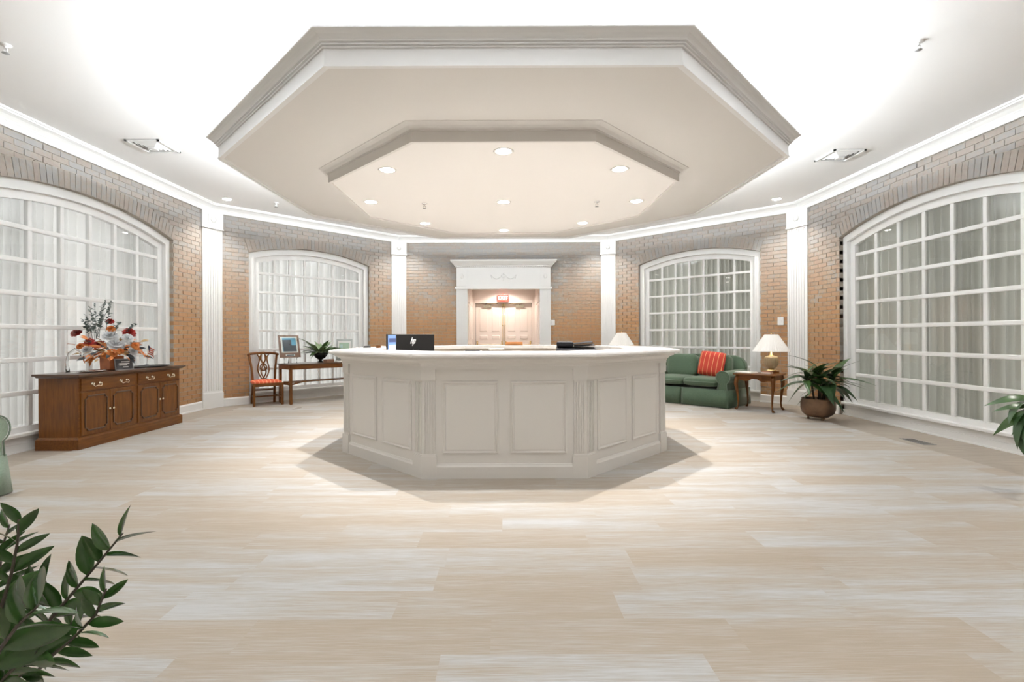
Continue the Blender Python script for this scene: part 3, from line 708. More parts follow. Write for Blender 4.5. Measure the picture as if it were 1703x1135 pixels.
# sprinklers, vents
def sprinkler(x, y, z, label, sc=1.0):
    SM = WHITE if z > 3 else CHROME
    r = thing('fire_sprinkler', label, 'sprinkler', (x, y, z), 0, 'ceiling sprinklers'); r.scale = (sc,)*3
    MB().lathe([(.035, 0), (.034, -.006), (.02, -.01), (.014, -.012)], n=16).build('escutcheon', SM, r)
    MB().tube([(0, 0, -.008), (0, 0, -.03)], .009, 8).tube([(-.012, 0, -.03), (-.014, 0, -.045), (0, 0, -.06)], .003, 6).tube([(.012, 0, -.03), (.014, 0, -.045), (0, 0, -.06)], .003, 6).box(-.013, .013, -.004, .004, -.034, -.028).build('body', SM, r)
    MB().lathe([(.002, -.058), (.022, -.060), (.022, -.063), (.002, -.064)], n=14).build('deflector', GREY, r)
sprinkler(-.98, 6.06, 2.868, 'small sprinkler head in the canopy, left of the middle downlight'); sprinkler(1.14, 6.0, 2.868, 'small sprinkler head in the canopy, right of the middle downlight')
sprinkler(-3.93, 3.87, ZC, 'white sprinkler head on the ceiling at the upper left edge', 1.1); sprinkler(3.28, 3.87, ZC, 'white sprinkler head on the open ceiling right of the canopy', 1.1)
sprinkler(-3.92, 8.44, ZC, 'tiny sprinkler head on the ceiling left behind the canopy', 1.2)
def vent(x, y, label, mir):
    r = thing('ceiling_vent', label, 'vent', (x, y, ZC), 0, 'square ceiling diffusers'); h = .2
    m = MB()
    for a, b, c, d in ((-h, h, -h, -h+.025), (-h, h, h-.025, h), (-h, -h+.025, -h, h), (h-.025, h, -h, h)): m.box(a, b, c, d, -.018, 0)
    m.build('frame', WHITE, r)
    MB().box(-h, h, -h, h, -.004, -.001).build('plenum', mat('vent_dark', (.12, .12, .11), .8), r)
    for k in range(4):                               # nested stepped louvers
        q = h-.045-k*.035; z = -.012-k*.006
        m = MB().ring(lambda o, q=q: [(-q-o, -q-o), (q+o, -q-o), (q+o, q+o), (-q-o, q+o)], [(0, z), (.022, z+.016), (.024, z+.013), (.002, z-.003)]); m.build('louver', WHITE, r)
    MB().box(-.04, .04, -.04, .04, -.045, -.03).build('centre_cone', WHITE, r)
vent(-4.23, 5.92, 'square white ceiling diffuser above the left window', 1); vent(4.32, 6.3, 'square white ceiling diffuser above the right window', -1)
fr = thing('floor_register', 'flat dark metal register in the floor border below the right window', 'vent', (4.72, 5.6, 0), 0)
MB().box(-.07, .07, -.17, .17, 0, .004).build('frame', GREY, fr)
for k in range(9): MB().box(-.055, .055, -.15+k*.035, -.132+k*.035, .004, .007).build('slat', mat('register_dark', (.16, .15, .14), .5), fr)

# ------------------------------------------------------------------ reception counter
RC = (0, 5.895)
cn = thing('reception_counter', 'octagonal cream panelled reception counter with fluted corners and white top', 'counter', (RC[0], RC[1], 0))
AF = 1.690                                           # face apothem
def side_of(k):                                      # local frame for side k: x along, y outward
    e = bpy.data.objects.new; a = -PI/2+k*PI/4       # outward direction angle
    return Matrix.Rotation(a-PI/2+PI, 4, 'Z') @ Matrix.Identity(4), a
def side_M(k, ap):
    a = -PI/2+k*PI/4
    return Matrix.Translation((ap*math.cos(a), ap*math.sin(a), 0)) @ Matrix.Rotation(a+PI/2, 4, 'Z')   # local -y points outward
hs = AF*math.tan(PI/8)
slab = MB().hexa([(-hs, 0, 0), (hs, 0, 0), (hs-.033, .08, 0), (-hs+.033, .08, 0)], [(-hs, 0, 1.04), (hs, 0, 1.04), (hs-.033, .08, 1.04), (-hs+.033, .08, 1.04)]).mesh('side_panel'); slab.materials.append(CREAM)
pw_ = MB()
for (x0, x1) in ((-.53, -.045), (.045, .53)):
    pass
def raised(x0, x1, z0, z1):
    m = MB()
    # frame moulding around a field
    def rect(i): return [(x0+i, z0+i), (x1-i, z0+i), (x1-i, z1-i), (x0+i, z1-i)]
    pr = [(0, 0), (0, -.010), (.012, -.014), (.022, -.004), (.03, -.004), (.034, -.010)]
    rows = [[(x, yy, z) for x, z in rect(i)] for i, yy in pr]
    vs = [v for r in rows for v in r]; fs = []
    for i in range(len(rows)-1):
        for k in range(4): q = (k+1) % 4; fs.append((i*4+k, i*4+q, (i+1)*4+q, (i+1)*4+k))
    b = (len(rows)-1)*4; fs.append((b, b+1, b+2, b+3)); m.add(vs, fs); return m
rp = [raised(-.535, -.05, .215, .835).mesh('raised_panel'), raised(.05, .535, .215, .835).mesh('raised_panel')]
pl = MB(); prof_pl = [(0, 0), (.022, 0), (.022, .105), (.012, .118), (.008, .128), (0, .13)]
hp = hs+.006
vs = [(-hs-o*.414, -o, z) for o, z in prof_pl]+[(hs+o*.414, -o, z) for o, z in prof_pl]; k_ = len(prof_pl)
pl.add(vs, [tuple(range(k_)), tuple(range(k_, 2*k_))[::-1]]+[((j+1) % k_, j, k_+j, k_+(j+1) % k_) for j in range(k_)]); plm = pl.mesh('plinth')
for me in rp+[plm]: me.materials.append(CREAM)
for k in range(8):
    M = side_M(k, AF)
    put('side_panel', slab, cn, M); put('raised_panel', rp[0], cn, M); put('raised_panel', rp[1], cn, M); put('plinth', plm, cn, M)
# corner pilasters, each wraps one vertex
VR = AF/math.cos(PI/8)
def corner_mesh():
    m = MB()
    t = math.tan(PI/8)
    def wrap(o, wid, z0, z1, m=m):                  # two leaves meeting at the vertex; local +x outward bisector
        for s in (-1, 1):
            c, sn = math.cos(PI/8), math.sin(PI/8)
            # face direction from vertex along side: rotate
            dx, dy = -math.sin(PI/8), s*math.cos(PI/8); nx, ny = math.cos(PI/8), s*math.sin(PI/8)
            v0 = (o/c, 0); 
            a = v0; b = (nx*o+dx*wid, ny*o+dy*wid); c_ = (dx*wid-nx*.02, dy*wid-ny*.02); d_ = (-.02, 0)
            q = [a, b, c_, d_]
            if s < 0: q = q[::-1]
            m.prism(q, z0, z1)
    wrap(.026, .118, 0, .2); wrap(.018, .110, .2, .21); wrap(.010, .105, .2, .845); wrap(.022, .112, .845, .95)
    # flutes as raised fillets
    for s in (-1, 1):
        dx, dy = -math.sin(PI/8), s*math.cos(PI/8); nx, ny = math.cos(PI/8), s*math.sin(PI/8)
        for j in range(5):
            w0 = .008+j*.021; w1 = w0+.011
            p = lambda w_, o: (nx*o+dx*w_, ny*o+dy*w_)
            q = [p(w0, .010), p(w0, .018), p(w1, .018), p(w1, .010)]
            m.prism(q, .225, .83)
    return m
cm_ = corner_mesh(); tmp = cm_.build('corner_pilaster', CREAM, cn); cme = tmp.data
for k in range(8):
    a = -PI/2+PI/8+k*PI/4; M = Matrix.Translation((VR*math.cos(a), VR*math.sin(a), 0)) @ Matrix.Rotation(a, 4, 'Z')
    if k == 0: tmp.matrix_local = M
    else: put('corner_pilaster', cme, cn, M)
MB().ring(lambda o: octa(AF+o), [(0, .94), (.026, .94), (.026, .965), (.034, .968), (.036, .985), (.05, 1.0), (.075, 1.015), (.095, 1.02), (.10, 1.042), (0, 1.042)]).build('crown_moulding', CREAM, cn)
MB().ring(lambda o: octa(AF+o), [(-.30, 1.045), (.135, 1.045), (.148, 1.050), (.154, 1.064), (.148, 1.080), (.135, 1.086), (-.30, 1.086)]).build('countertop', CTOP, cn)
MB().ring(lambda o: octa(AF+o), [(-.07, 0), (-.07, 1.045), (-.10, 1.045), (-.10, 0)]).build('inner_lining', mat('counter_lining', (.50, .46, .41), .5), cn)
MB().ring(lambda o: octa(AF+o), [(-.10, .72), (-.10, .75), (-.72, .75), (-.72, .72)]).build('work_surface', mat('work_surface', (.62, .57, .50), .3), cn)
MB().ring(lambda o: octa(AF+o), [(-.62, 0), (-.62, .72), (-.64, .72), (-.64, 0)]).build('desk_front', CREAM, cn)
DSK = .75
# monitor, black back towards the camera
BACKM = mat('monitor_back', (.014, .014, .015), .55, spec=.3)
p = px(691, 570, 5.30)
mo = thing('computer_monitor', 'black computer monitor turned away, silver maker mark on its back', 'monitor', (p.x, 5.30, DSK), math.radians(22))
MB().box(-.205, .205, -.012, .012, .215, .495).build('screen_back', BACKM, mo, bevel=.004)
MB().box(-.208, .208, .012, .018, .212, .498).build('bezel', CHROME, mo)
MB().box(-.03, .03, -.03, -.01, .02, .34).build('neck', BLACK, mo); MB().box(-.11, .11, -.09, .09, 0, .012).build('foot', BLACK, mo, bevel=.004)
LOGO = mat('silver_mark', (.85, .85, .85), .3, emit=(.8, .8, .8), es=.25)
m = MB()                                             # the four slanted strokes of the mark
sk = .30
def stroke(x, z0, z1, w_=.0075): m.prism_xz([(x+sk*z0, z0), (x+w_+sk*z0, z0), (x+w_+sk*z1, z1), (x+sk*z1, z1)], -.0145, -.012)
stroke(-.018, -.022, .045); stroke(-.002, -.022, .016); stroke(.010, -.045, .022); stroke(.024, -.016, .022)
m.prism_xz([(-.012, .012), (.012, .012), (.014, .019), (-.010, .019)], -.0145, -.012)
m.prism_xz([(.012, .016), (.034, .016), (.032, .023), (.014, .023)], -.0145, -.012); m.prism_xz([(.008, -.022), (.024, -.022), (.026, -.015), (.010, -.015)], -.0145, -.012)
lg = m.build('maker_mark', LOGO, mo, label='silver slanted two-letter mark'); lg.location = (-.035, 0, .42)
# blue lit monitor
p = px(655, 570, 5.55)
m2 = thing('computer_monitor', 'side-on computer monitor with a lit blue and white screen beside the black one', 'monitor', (p.x+.01, 5.6, DSK), math.radians(75))
MB().box(-.19, .19, 0, .02, .19, .50).build('housing', BLACK, m2, bevel=.004)
SCB = mat('screen_blue', (.05, .1, .25), .3, emit=(.30, .48, .95), es=.6); SCW = mat('screen_white', (.5, .6, .8), .3, emit=(.75, .86, 1), es=.7); SCD = mat('screen_dark', (.03, .04, .1), .3, emit=(.12, .17, .4), es=.4)
MB().box(-.18, .18, -.002, 0, .20, .49).build('screen', SCB, m2)
MB().box(-.16, .02, -.004, -.002, .22, .38).build('screen_window', SCW, m2); MB().box(-.16, .17, -.004, -.002, .41, .455).build('title_band', SCD, m2); MB().box(.06, .16, -.004, -.002, .24, .36).build('side_window', SCD, m2)
MB().box(-.03, .03, .0, .03, .02, .2).build('neck', BLACK, m2); MB().box(-.1, .1, -.08, .08, 0, .012).build('foot', BLACK, m2)
# printer
PRN = mat('printer_plastic', (.012, .013, .018), .5, spec=.3)
p = px(957, 575, 6.5)
pr = thing('printer', 'black multifunction printer with open document feeder on the inner desk', 'printer', (p.x, 6.5, DSK), math.radians(-6))
MB().box(-.25, .25, -.2, .2, 0, .29).build('body', PRN, pr, bevel=.015)
MB().hexa([(-.26, -.21, .27), (.26, -.21, .27), (.26, .2, .27), (-.26, .2, .27)], [(-.25, -.19, .31), (.26, -.2, .30), (.26, .2, .33), (-.25, .2, .34)]).build('scanner_lid', PRN, pr, bevel=.008)
MB().box(-.25, -.03, -.12, .19, .33, .40).build('feeder', PRN, pr, bevel=.02)
MB().hexa([(-.05, -.1, .36), (.22, -.12, .385), (.22, .16, .40), (-.05, .16, .37)], [(-.05, -.1, .368), (.22, -.12, .393), (.22, .16, .408), (-.05, .16, .378)]).build('feeder_tray', PRN, pr)
MB().hexa([(-.02, -.1, .335), (.25, -.1, .345), (.25, .16, .36), (-.02, .16, .345)], [(-.02, -.1, .345), (.25, -.1, .352), (.25, .16, .368), (-.02, .16, .355)]).build('exit_tray', PRN, pr)
MB().box(-.10, .02, -.235, -.205, .245, .29).build('control_panel', mat('panel_blue', (.05, .06, .09), .2), pr)
MB().box(-.29, -.1, -.30, -.2, .20, .215).build('paper_tray', PRN, pr)
# letter trays
def tray(label, xp, w_, h_, Y, M_, top=None):
    q = px(xp, 580, Y); t = thing('letter_tray', label, 'tray', (q.x, Y, DSK))
    n = 4
    for k in range(n):
        z = k*h_/n; MB().box(-w_/2, w_/2, -.15, .15, z, z+.006).box(-w_/2, -w_/2+.006, -.15, .15, z, z+h_/n*.8).box(w_/2-.006, w_/2, -.15, .15, z, z+h_/n*.8).build('shelf', M_, t)
    MB().box(-w_/2, w_/2, -.15, .15, h_-.006, h_).box(-w_/2, -w_/2+.006, -.15, .15, h_-.05, h_).box(w_/2-.006, w_/2, -.15, .15, h_-.05, h_).build('shelf', M_, t)
    if top: MB().box(-w_*.42, w_*.42, -.13, .13, h_, h_+.012).build('dark_folder', top, t, label='dark folder on top')
tray('white stacked letter tray on the far inner desk, in the middle', 825.5, .22, .30, 6.85, PAPER)
tray('stacked letter tray with a dark folder on top, left of the white tray', 786.5, .24, .27, 6.85, PAPER, BLACK)
q = px(859, 583, 6.85); t = thing('paper_stack', 'small stack of white paper on a stand right of the white tray', 'paper', (q.x, 6.85, DSK)); MB().box(-.06, .06, -.1, .1, 0, .24).build('stand', CREAM, t); MB().box(-.06, .06, -.1, .1, .24, .265).build('sheets', PAPER, t)
# things on the counter top
ZT = 1.086
def on_top(xp, yp): Y = F*(HC-ZT)/(yp-VY); return (xp-VX)*Y/F, Y
t = thing('nameplate', 'small plain wooden block standing on the far side of the counter top', 'nameplate', ((855-VX)*7.45/F, 7.45, ZT), 0); MB().box(-.13, .13, -.012, .012, .008, .052).build('block', mat('orange_wood', (.42, .17, .05), .4, n=((.5, .22, .07), 6, (1, 8, 8), 4)), t, bevel=.003); MB().box(-.135, .135, -.02, .02, 0, .008).build('foot', WOOD, t)
x, y_ = -1.50, 5.95
t = thing('card_holder', 'small brown and white card holder on the left part of the counter top', 'card holder', (-1.53, 6.05, ZT), .5); MB().box(-.05, 0, -.02, .02, 0, .03).build('brown_box', WOOD, t, bevel=.002); MB().box(.008, .06, -.025, .025, 0, .022).build('white_box', PAPER, t)
for i_, (dx, lb) in enumerate(((-1.72, 'low dark desk item at the far left end of the counter top'), (-1.60, 'second low dark desk item from the left on the counter top'))):
    t = thing('stapler', lb, 'stapler', (dx, 6.15+.12*i_, ZT), .2); MB().box(-.045, .045, -.014, .014, 0, .008).build('base', BLACK, t); MB().superell(0, 0, .012, .045, .013, .012, e=.7).build('arm', BLACK, t)
t = tag(MB().box(-.10, .10, -.14, .14, 0, .003).build('paper_sheet', PAPER), 'white paper sheet lying on the counter top right of the printer', 'paper'); t.location = (1.45, 5.35, ZT); t.rotation_euler = (0, 0, .9)
t = tag(MB().box(-.14, .14, -.10, .10, 0, .003).build('desk_blotter', BLACK), 'thin dark pad on the counter top left of the printer', 'pad'); t.location = (.32, 4.42, ZT+0); t.rotation_euler = (0, 0, .05)
COL.objects.unlink(t); bpy.data.objects.remove(t)

# ------------------------------------------------------------------ sideboard
SB = thing('sideboard', 'long walnut sideboard with four panelled doors and brass handles under the left window', 'sideboard', (-4.60, 5.29, 0), PI/2)
# local x = along +Y of the room, local y = towards the wall (-X), front at y=0
LS, DS = 1.71, .46
MB().box(.03, LS-.03, .03, DS, .12, .79).build('carcass', WOODV, SB)
MB().box(0, LS, 0, DS+.01, 0, .115).hexa([(0, 0, .115), (LS, 0, .115), (LS, DS, .115), (0, DS, .115)], [(.022, .022, .135), (LS-.022, .022, .135), (LS-.022, DS, .135), (.022, DS, .135)]).build('plinth', WOOD, SB)
MB().box(-.03, LS+.03, -.035, DS+.02, .805, .828).hexa([(.0, .0, .785), (LS, .0, .785), (LS, DS, .785), (0, DS, .785)], [(-.02, -.025, .805), (LS+.02, -.025, .805), (LS+.02, DS, .805), (-.02, DS, .805)]).build('top', WOODD, SB, bevel=.004)
def bail():
    m = MB()
    for s in (-1, 1):
        m.lathe([(.001, 0), (.016, 0), (.017, .004), (.01, .008), (.006, .016), (.001, .018)], n=14, cap=False)
        for q in range(14*6, 0, -1): x, y, z = m.v[-q]; m.v[-q] = (x+s*.05, -z, y)
        m.superell(s*.05, -.02, 0, .009, .009, .009, e=1, nu=10, nv=6)
    m.tube([(-.05, -.02, 0), (-.058, -.024, -.018), (-.04, -.026, -.034), (-.015, -.026, -.026), (0, -.026, -.024), (.015, -.026, -.026), (.04, -.026, -.034), (.058, -.024, -.018), (.05, -.02, 0)], .0048, 8)
    return m
bm_ = bail().mesh('handle'); bm_.materials.append(NICKEL)
km_ = MB().lathe([(.005, 0), (.006, .012), (.014, .018), (.015, .024), (.008, .030), (.001, .031)], n=14, cap=False)
km_.v = [(x, -z, y) for x, y, z in km_.v]; kmm = km_.mesh('knob'); kmm.materials.append(NICKEL)
MB().box(.03, LS-.03, .022, .03, .12, .79).build('face_frame', WOOD, SB)
for c in range(2):
    x0 = .05+c*(LS/2-.025); x1 = x0+LS/2-.075
    d = MB().box(x0, x1, .008, .028, .635, .772).build('drawer', WOOD, SB, bevel=.004)
    for xh in (x0+.19, x1-.19): put('handle', bm_, d, Matrix.Translation((xh, .008, .71)))
    xm = (x0+x1)/2
    for dd, (a, b) in enumerate(((x0, xm-.003), (xm+.003, x1))):
        dr = MB().box(a, b, .010, .028, .15, .62).build('door', WOODV, SB, bevel=.003)
        # notched-corner moulding
        i0 = .045; ax, bx_, az, bz = a+i0, b-i0, .15+i0, .62-i0; nt_ = .035
        path = [(ax+nt_, az), (bx_-nt_, az), (bx_-nt_*.7, az+nt_*.7), (bx_, az+nt_), (bx_, bz-nt_), (bx_-nt_*.7, bz-nt_*.7), (bx_-nt_, bz), (ax+nt_, bz), (ax+nt_*.7, bz-nt_*.7), (ax, bz-nt_), (ax, az+nt_), (ax+nt_*.7, az+nt_*.7), (ax+nt_, az)]
        MB().tube([(x, .006, z) for x, z in path], .0085, 6, smooth=False).build('panel_moulding', WOODD, dr)
        put('knob', kmm, dr, Matrix.Translation(((b-.025) if dd == 0 else (a+.025), .010, .40)))
# flower arrangement
rf = random.Random(5)
fa = thing('flower_arrangement', 'autumn silk flower arrangement of red, orange and white blooms in a copper planter', 'flowers', (-4.82, 6.02, .828), 0)
MB().lathe([(.095, 0), (.115, .01), (.12, .10), (.118, .17), (.112, .172), (.11, .02)], n=4, smooth=False).build('planter', mat('copper_box', (.42, .13, .04), .35, metal=.5, n=((.3, .1, .04), 9, (1, 1, 1), 4)), fa).rotation_euler = (0, 0, .5)
def leafmesh(name, L, W, m_, droop=.25, n=6, fold=.12, pts=None):
    mb = MB(); prev = None
    for i in range(n+1):
        t = i/n; wd = W*(math.sin(PI*min(t*.93+.07, 1)**.85)) if not pts else W*pts(t)
        x = L*t; z = -droop*L*t*t
        mb.v += [(x, -wd/2, z+fold*wd), (x, 0, z), (x, wd/2, z+fold*wd)]
    for i in range(n):
        b = i*3; mb.f += [(b, b+3, b+4, b+1), (b+1, b+4, b+5, b+2)]; mb.sm += [True, True]
    me = mb.mesh(name); me.materials.append(m_); return me
def aim(pos, d, roll=0, sc=1):
    d = Vector(d).normalized(); q = d.to_track_quat('X', 'Z').to_matrix().to_4x4()
    return Matrix.Translation(pos) @ q @ Matrix.Rotation(roll, 4, 'X') @ Matrix.Scale(sc, 4)
ORG = mat('orange_leaf', (.62, .16, .035), .6, n=((.75, .30, .08), 12, (1, 1, 1), 3)); RED = mat('red_petal', (.33, .018, .012), .6); WHP = mat('white_petal', (.68, .70, .72), .6); TAN = mat('tan_leaf', (.52, .36, .18), .6)
EUC = mat('dusty_green_leaf', (.13, .165, .15), .6); DKL = mat('dark_leaf', (.03, .035, .04), .5)
def flower(m_, R, n=4):
    mb = MB()
    for ring in range(n):
        cnt = 9-ring; el = .05+ring*.42; rr = R*(1-ring*.10)
        for k in range(cnt):
            a = 2*PI*(k+ring*.4)/cnt; d = Vector((math.cos(a)*math.cos(el), math.sin(a)*math.cos(el), math.sin(el))); side = Vector((-math.sin(a), math.cos(a), 0)); up = d.cross(side)
            b = len(mb.v)
            for t, w_ in ((.05, .07), (.45, .27), (.8, .30), (1, .10)):
                c = d*rr*t-up*rr*.12*t*t
                mb.v += [tuple(c-side*rr*w_), tuple(c+up*rr*.05), tuple(c+side*rr*w_)]
            for i in range(3):
                q = b+i*3; mb.f += [(q, q+3, q+4, q+1), (q+1, q+4, q+5, q+2)]; mb.sm += [True, True]
    mb.superell(0, 0, R*.2, R*.2, R*.2, R*.2, e=1, nu=8, nv=6)
    me = mb.mesh('flower'); me.materials.append(m_); return me
fr_, fw_, fo_ = flower(RED, .075), flower(WHP, .095), flower(ORG, .06)
def fpos(xp, yp, dY=0): # local position in arrangement plane
    p_ = px(xp, yp, 6.02+dY); return p_-Vector((-4.82, 6.02, .828))
camv = Vector((4.8, -6, .2)).normalized()
for xp, yp, m_, sc in ((127, 552, fr_, 1), (183, 533, fr_, .75), (215, 552, fr_, 1.15), (148, 567, fr_, .9), (165, 572, fr_, 1.15), (150, 570, fr_, .8),
                       (183, 557, fw_, 1), (193, 571, fw_, 1.15), (212, 561, fw_, .8), (144, 581, fw_, .8), (221, 583, fw_, .7), (218, 570, fw_, .6),
                       (185, 545, fo_, 1), (186, 585, fo_, 1.1), (176, 588, fo_, 1), (206, 578, fo_, 1.1), (225, 573, fo_, .9), (134, 574, fo_, 1), (200, 582, fo_, .8)):
    po_ = fpos(xp, yp, rf.uniform(-.12, .12)); d = (po_-Vector((0, 0, .1))).normalized()*.5+camv*.6+Vector((0, 0, .2))
    d.normalize(); q = d.to_track_quat('Z', 'Y').to_matrix().to_4x4()
    put('flower', m_, fa, Matrix.Translation(po_) @ q @ Matrix.Rotation(rf.random()*6, 4, 'Z') @ Matrix.Scale(sc*.88, 4))
lo, lt, le, ld = leafmesh('leaf', .10, .042, ORG), leafmesh('leaf', .10, .036, TAN), leafmesh('leaf', .045, .026, EUC, n=3), leafmesh('leaf', .10, .04, DKL)
for k in range(120):
    a = rf.random()*2*PI; el = rf.uniform(-.45, .7); d = Vector((math.cos(a), math.sin(a)*.9, math.tan(el)*.6)); r = rf.uniform(.08, .36)
    if d.x < 0: d.x *= .5
    put('leaf', rf.choice((lo, lo, lo, lt, lt, ld)), fa, aim(Vector((0, 0, .22))+d*r, d, rf.uniform(-1, 1), rf.uniform(.7, 1.1)))
for xp, yp, xq, yq, m_ in ((120, 583, 103, 583, lt), (132, 586, 108, 586, lt), (148, 592, 152, 604, lo), (140, 588, 138, 598, lo), (155, 592, 148, 602, lo), (214, 590, 224, 600, ld), (210, 588, 230, 594, ld), (125, 572, 112, 567, lo), (232, 580, 240, 587, lo)):
    a_, b_ = fpos(xp, yp), fpos(xq, yq); put('leaf', m_, fa, aim(a_, b_-a_, rf.uniform(-.6, .6), 1.15))
sprigs = [(160, 560, 177, 497), (160, 562, 183, 505), (158, 565, 150, 510), (155, 565, 142, 522), (150, 565, 138, 530), (165, 560, 170, 505), (175, 555, 186, 500), (160, 560, 158, 505), (200, 560, 228, 538), (190, 555, 200, 535), (165, 560, 146, 540)]
for (xa, ya, xb, yb) in sprigs:
    a_, b_ = fpos(xa, ya), fpos(xb, yb, rf.uniform(-.15, .15)); mid = (a_+b_)/2+Vector((0, 0, .03))
    pts = [a_, mid, b_]; sp_ = MB().tube(pts, [.003, .002, .001], 5).build('sprig', EUC, fa)
    for k in range(22):
        t = .25+.75*k/21; pp = a_.lerp(b_, t)+Vector((0, 0, .06*t*(1-t)*2)); dd = (b_-a_).normalized()*.5+Vector((rf.uniform(-1, 1), rf.uniform(-1, 1), rf.uniform(-.3, .6)))
        put('leaf', le, sp_, aim(pp, dd, rf.uniform(-1, 1), rf.uniform(.7, 1.2)*(1.3-.6*t)))
# little sign
sgn = thing('framed_sign', 'small grey framed sign leaning in front of the copper planter', 'sign', (-4.66, 6.02, .828), math.radians(62))
MB().hexa([(-.10, 0, 0), (.10, 0, 0), (.10, .012, 0), (-.10, .012, 0)], [(-.10, .035, .135), (.10, .035, .135), (.10, .047, .135), (-.10, .047, .135)]).build('frame', mat('pewter_frame', (.28, .28, .28), .4, metal=.3), sgn)
MB().hexa([(-.088, .001, .012), (.088, .001, .012), (.088, .006, .012), (-.088, .006, .012)], [(-.088, .030, .124), (.088, .030, .124), (.088, .036, .124), (-.088, .036, .124)]).build('face', mat('sign_face', (.05, .05, .055), .3), sgn)
for (a, b, z) in ((-.03, .06, .098), (-.06, .055, .075), (-.055, .03, .06), (-.02, .04, .035)):
    yv = .035*z/.135-.0035; MB().hexa([(a, yv-.003, z-.006), (b, yv-.003, z-.006), (b, yv+.004, z-.006), (a, yv+.004, z-.006)], [(a+.004, yv, z+.006), (b, yv, z+.006), (b, yv+.006, z+.006), (a+.004, yv+.006, z+.006)]).build('print_line', PAPER, sgn)
MB().box(-.02, .02, .04, .08, 0, .01).build('strut', GREY, sgn)
t = thing('serving_tray', 'black oval tray on the sideboard right of the flowers', 'tray', (-4.78, 6.62, .828), 0); MB().lathe([(.001, .003), (.15, .003), (.17, .012), (.175, .014), (.165, .004), (.12, 0)], n=28, cap=False).build('dish', BLACKC, t); t.scale = (1, 1.7, 1.3)
t = thing('serving_tray', 'silver oval tray on the sideboard left of the flowers', 'tray', (-4.76, 5.66, .828), 0); MB().lathe([(.001, .003), (.10, .003), (.12, .012), (.125, .014), (.115, .004), (.08, 0)], n=28, cap=False).build('dish', CHROME, t); t.scale = (1, 1.2, 1.3)
# flag on a stick
US_R, US_W, US_B = mat('flag_red', (.62, .10, .06), .7), mat('flag_white', (.8, .72, .66), .7), mat('flag_blue', (.03, .04, .09), .7)
fp = Vector((-4.86, 6.66, .828)); fg = thing('desk_flag', 'small drooping red, white and blue flag on a stand on the sideboard', 'flag', fp)
MB().lathe([(.03, .018), (.03, .026), (.006, .03)], n=14).build('stand', BLACK, fg); MB().tube([(0, 0, .02), (.02, 0, .30)], .0025, 6).build('pole', BRASS, fg)
fv = lambda u, v: (.018-.0+u*.085, .012*math.sin(u*9+v*3), .29-v*.11-u*.06)
for k in range(7):
    m = MB(); N_ = 8
    for i in range(N_+1): u = i/N_; m.v += [fv(u, k/7), fv(u, (k+1)/7)]
    for i in range(N_): m.f.append((2*i, 2*i+1, 2*i+3, 2*i+2)); m.sm.append(True)
    m.build('stripe', US_R if k % 2 == 0 else US_W, fg)
m = MB()
for i in range(5): u = i/4*.42; a, b = fv(u, 0), fv(u, .55); m.v += [(a[0], a[1]-.003, a[2]+.002), (b[0], b[1]-.003, b[2])]
for i in range(4): m.f.append((2*i, 2*i+1, 2*i+3, 2*i+2)); m.sm.append(True)
m.build('canton', US_B, fg)
# acrylic award
aw = thing('acrylic_award', 'clear acrylic stand with a curved hook at the left end of the sideboard', 'award', (-4.80, 5.45, .828), .6)
MB().box(-.06, .06, -.035, .035, 0, .012).build('base', ACRYL, aw); MB().tube([(-.04, 0, .01), (-.05, 0, .12), (-.03, 0, .22), (.02, 0, .27), (.07, 0, .24), (.08, 0, .19)], [.02, .016, .014, .013, .014, .02], 8).build('hook', ACRYL, aw)

# ------------------------------------------------------------------ side chair
def bez(pts, n=12):
    out = []
    for i in range(n+1):
        t = i/n; q = [Vector(p_) for p_ in pts]
        while len(q) > 1: q = [q[j].lerp(q[j+1], t) for j in range(len(q)-1)]
        out.append(q[0])
    return out
ch = thing('side_chair', 'mahogany side chair with pierced ribbon back and coral striped seat', 'chair', (-4.33, 8.90, 0), math.radians(36))
# local: front = -y, x right
MB().box(-.25, -.212, -.24, -.202, 0, .40).build('leg', WOODV, ch, bevel=.003); MB().box(.212, .25, -.24, -.202, 0, .40).build('leg', WOODV, ch, bevel=.003)
for s in (-1, 1):
    MB().tube([(s*.19, .27, 0), (s*.185, .215, .25), (s*.185, .20, .42), (s*.20, .225, .65), (s*.235, .27, .90)], [.028, .027, .027, .025, .024], 4, smooth=False).build('rear_post', WOODV, ch)
    MB().tube([(s*.23, -.22, .15), (s*.187, .23, .15)], .013, 4, smooth=False, sx=1.4).build('side_stretcher', WOODV, ch)
    MB().tube([(s*.232, -.22, .375), (s*.187, .205, .375)], .02, 4, smooth=False, sx=2).build('seat_rail', WOODV, ch)
MB().tube([(-.21, .02, .15), (.21, .02, .15)], .013, 4, smooth=False, sx=1.4).build('cross_stretcher', WOODV, ch)
MB().tube([(-.187, .23, .25), (.187, .23, .25)], .013, 4, smooth=False, sx=1.4).build('back_stretcher', WOODV, ch)
MB().box(-.25, .25, -.235, -.205, .345, .405).build('seat_rail', WOOD, ch, bevel=.003); MB().box(-.2, .2, .19, .22, .345, .42).build('seat_rail', WOOD, ch)
MB().superell(0, -.015, .415, .245, .225, .045, e=.35, e2=.8, nu=28, nv=10).build('seat', SEATST, ch, label='coral striped seat')
cr_ = bez([(-.262, .272, .885), (-.22, .274, .95), (-.13, .277, .90), (0, .28, .965), (.13, .277, .90), (.22, .274, .95), (.262, .272, .885)], 18)
MB().tube(cr_, [.026]*len(cr_), 6, sx=1.0).superell(0, .278, .935, .06, .014, .022, e=1).build('crest_rail', WOOD, ch)
sp = MB(); yz = lambda z: .20+(z-.42)*.155
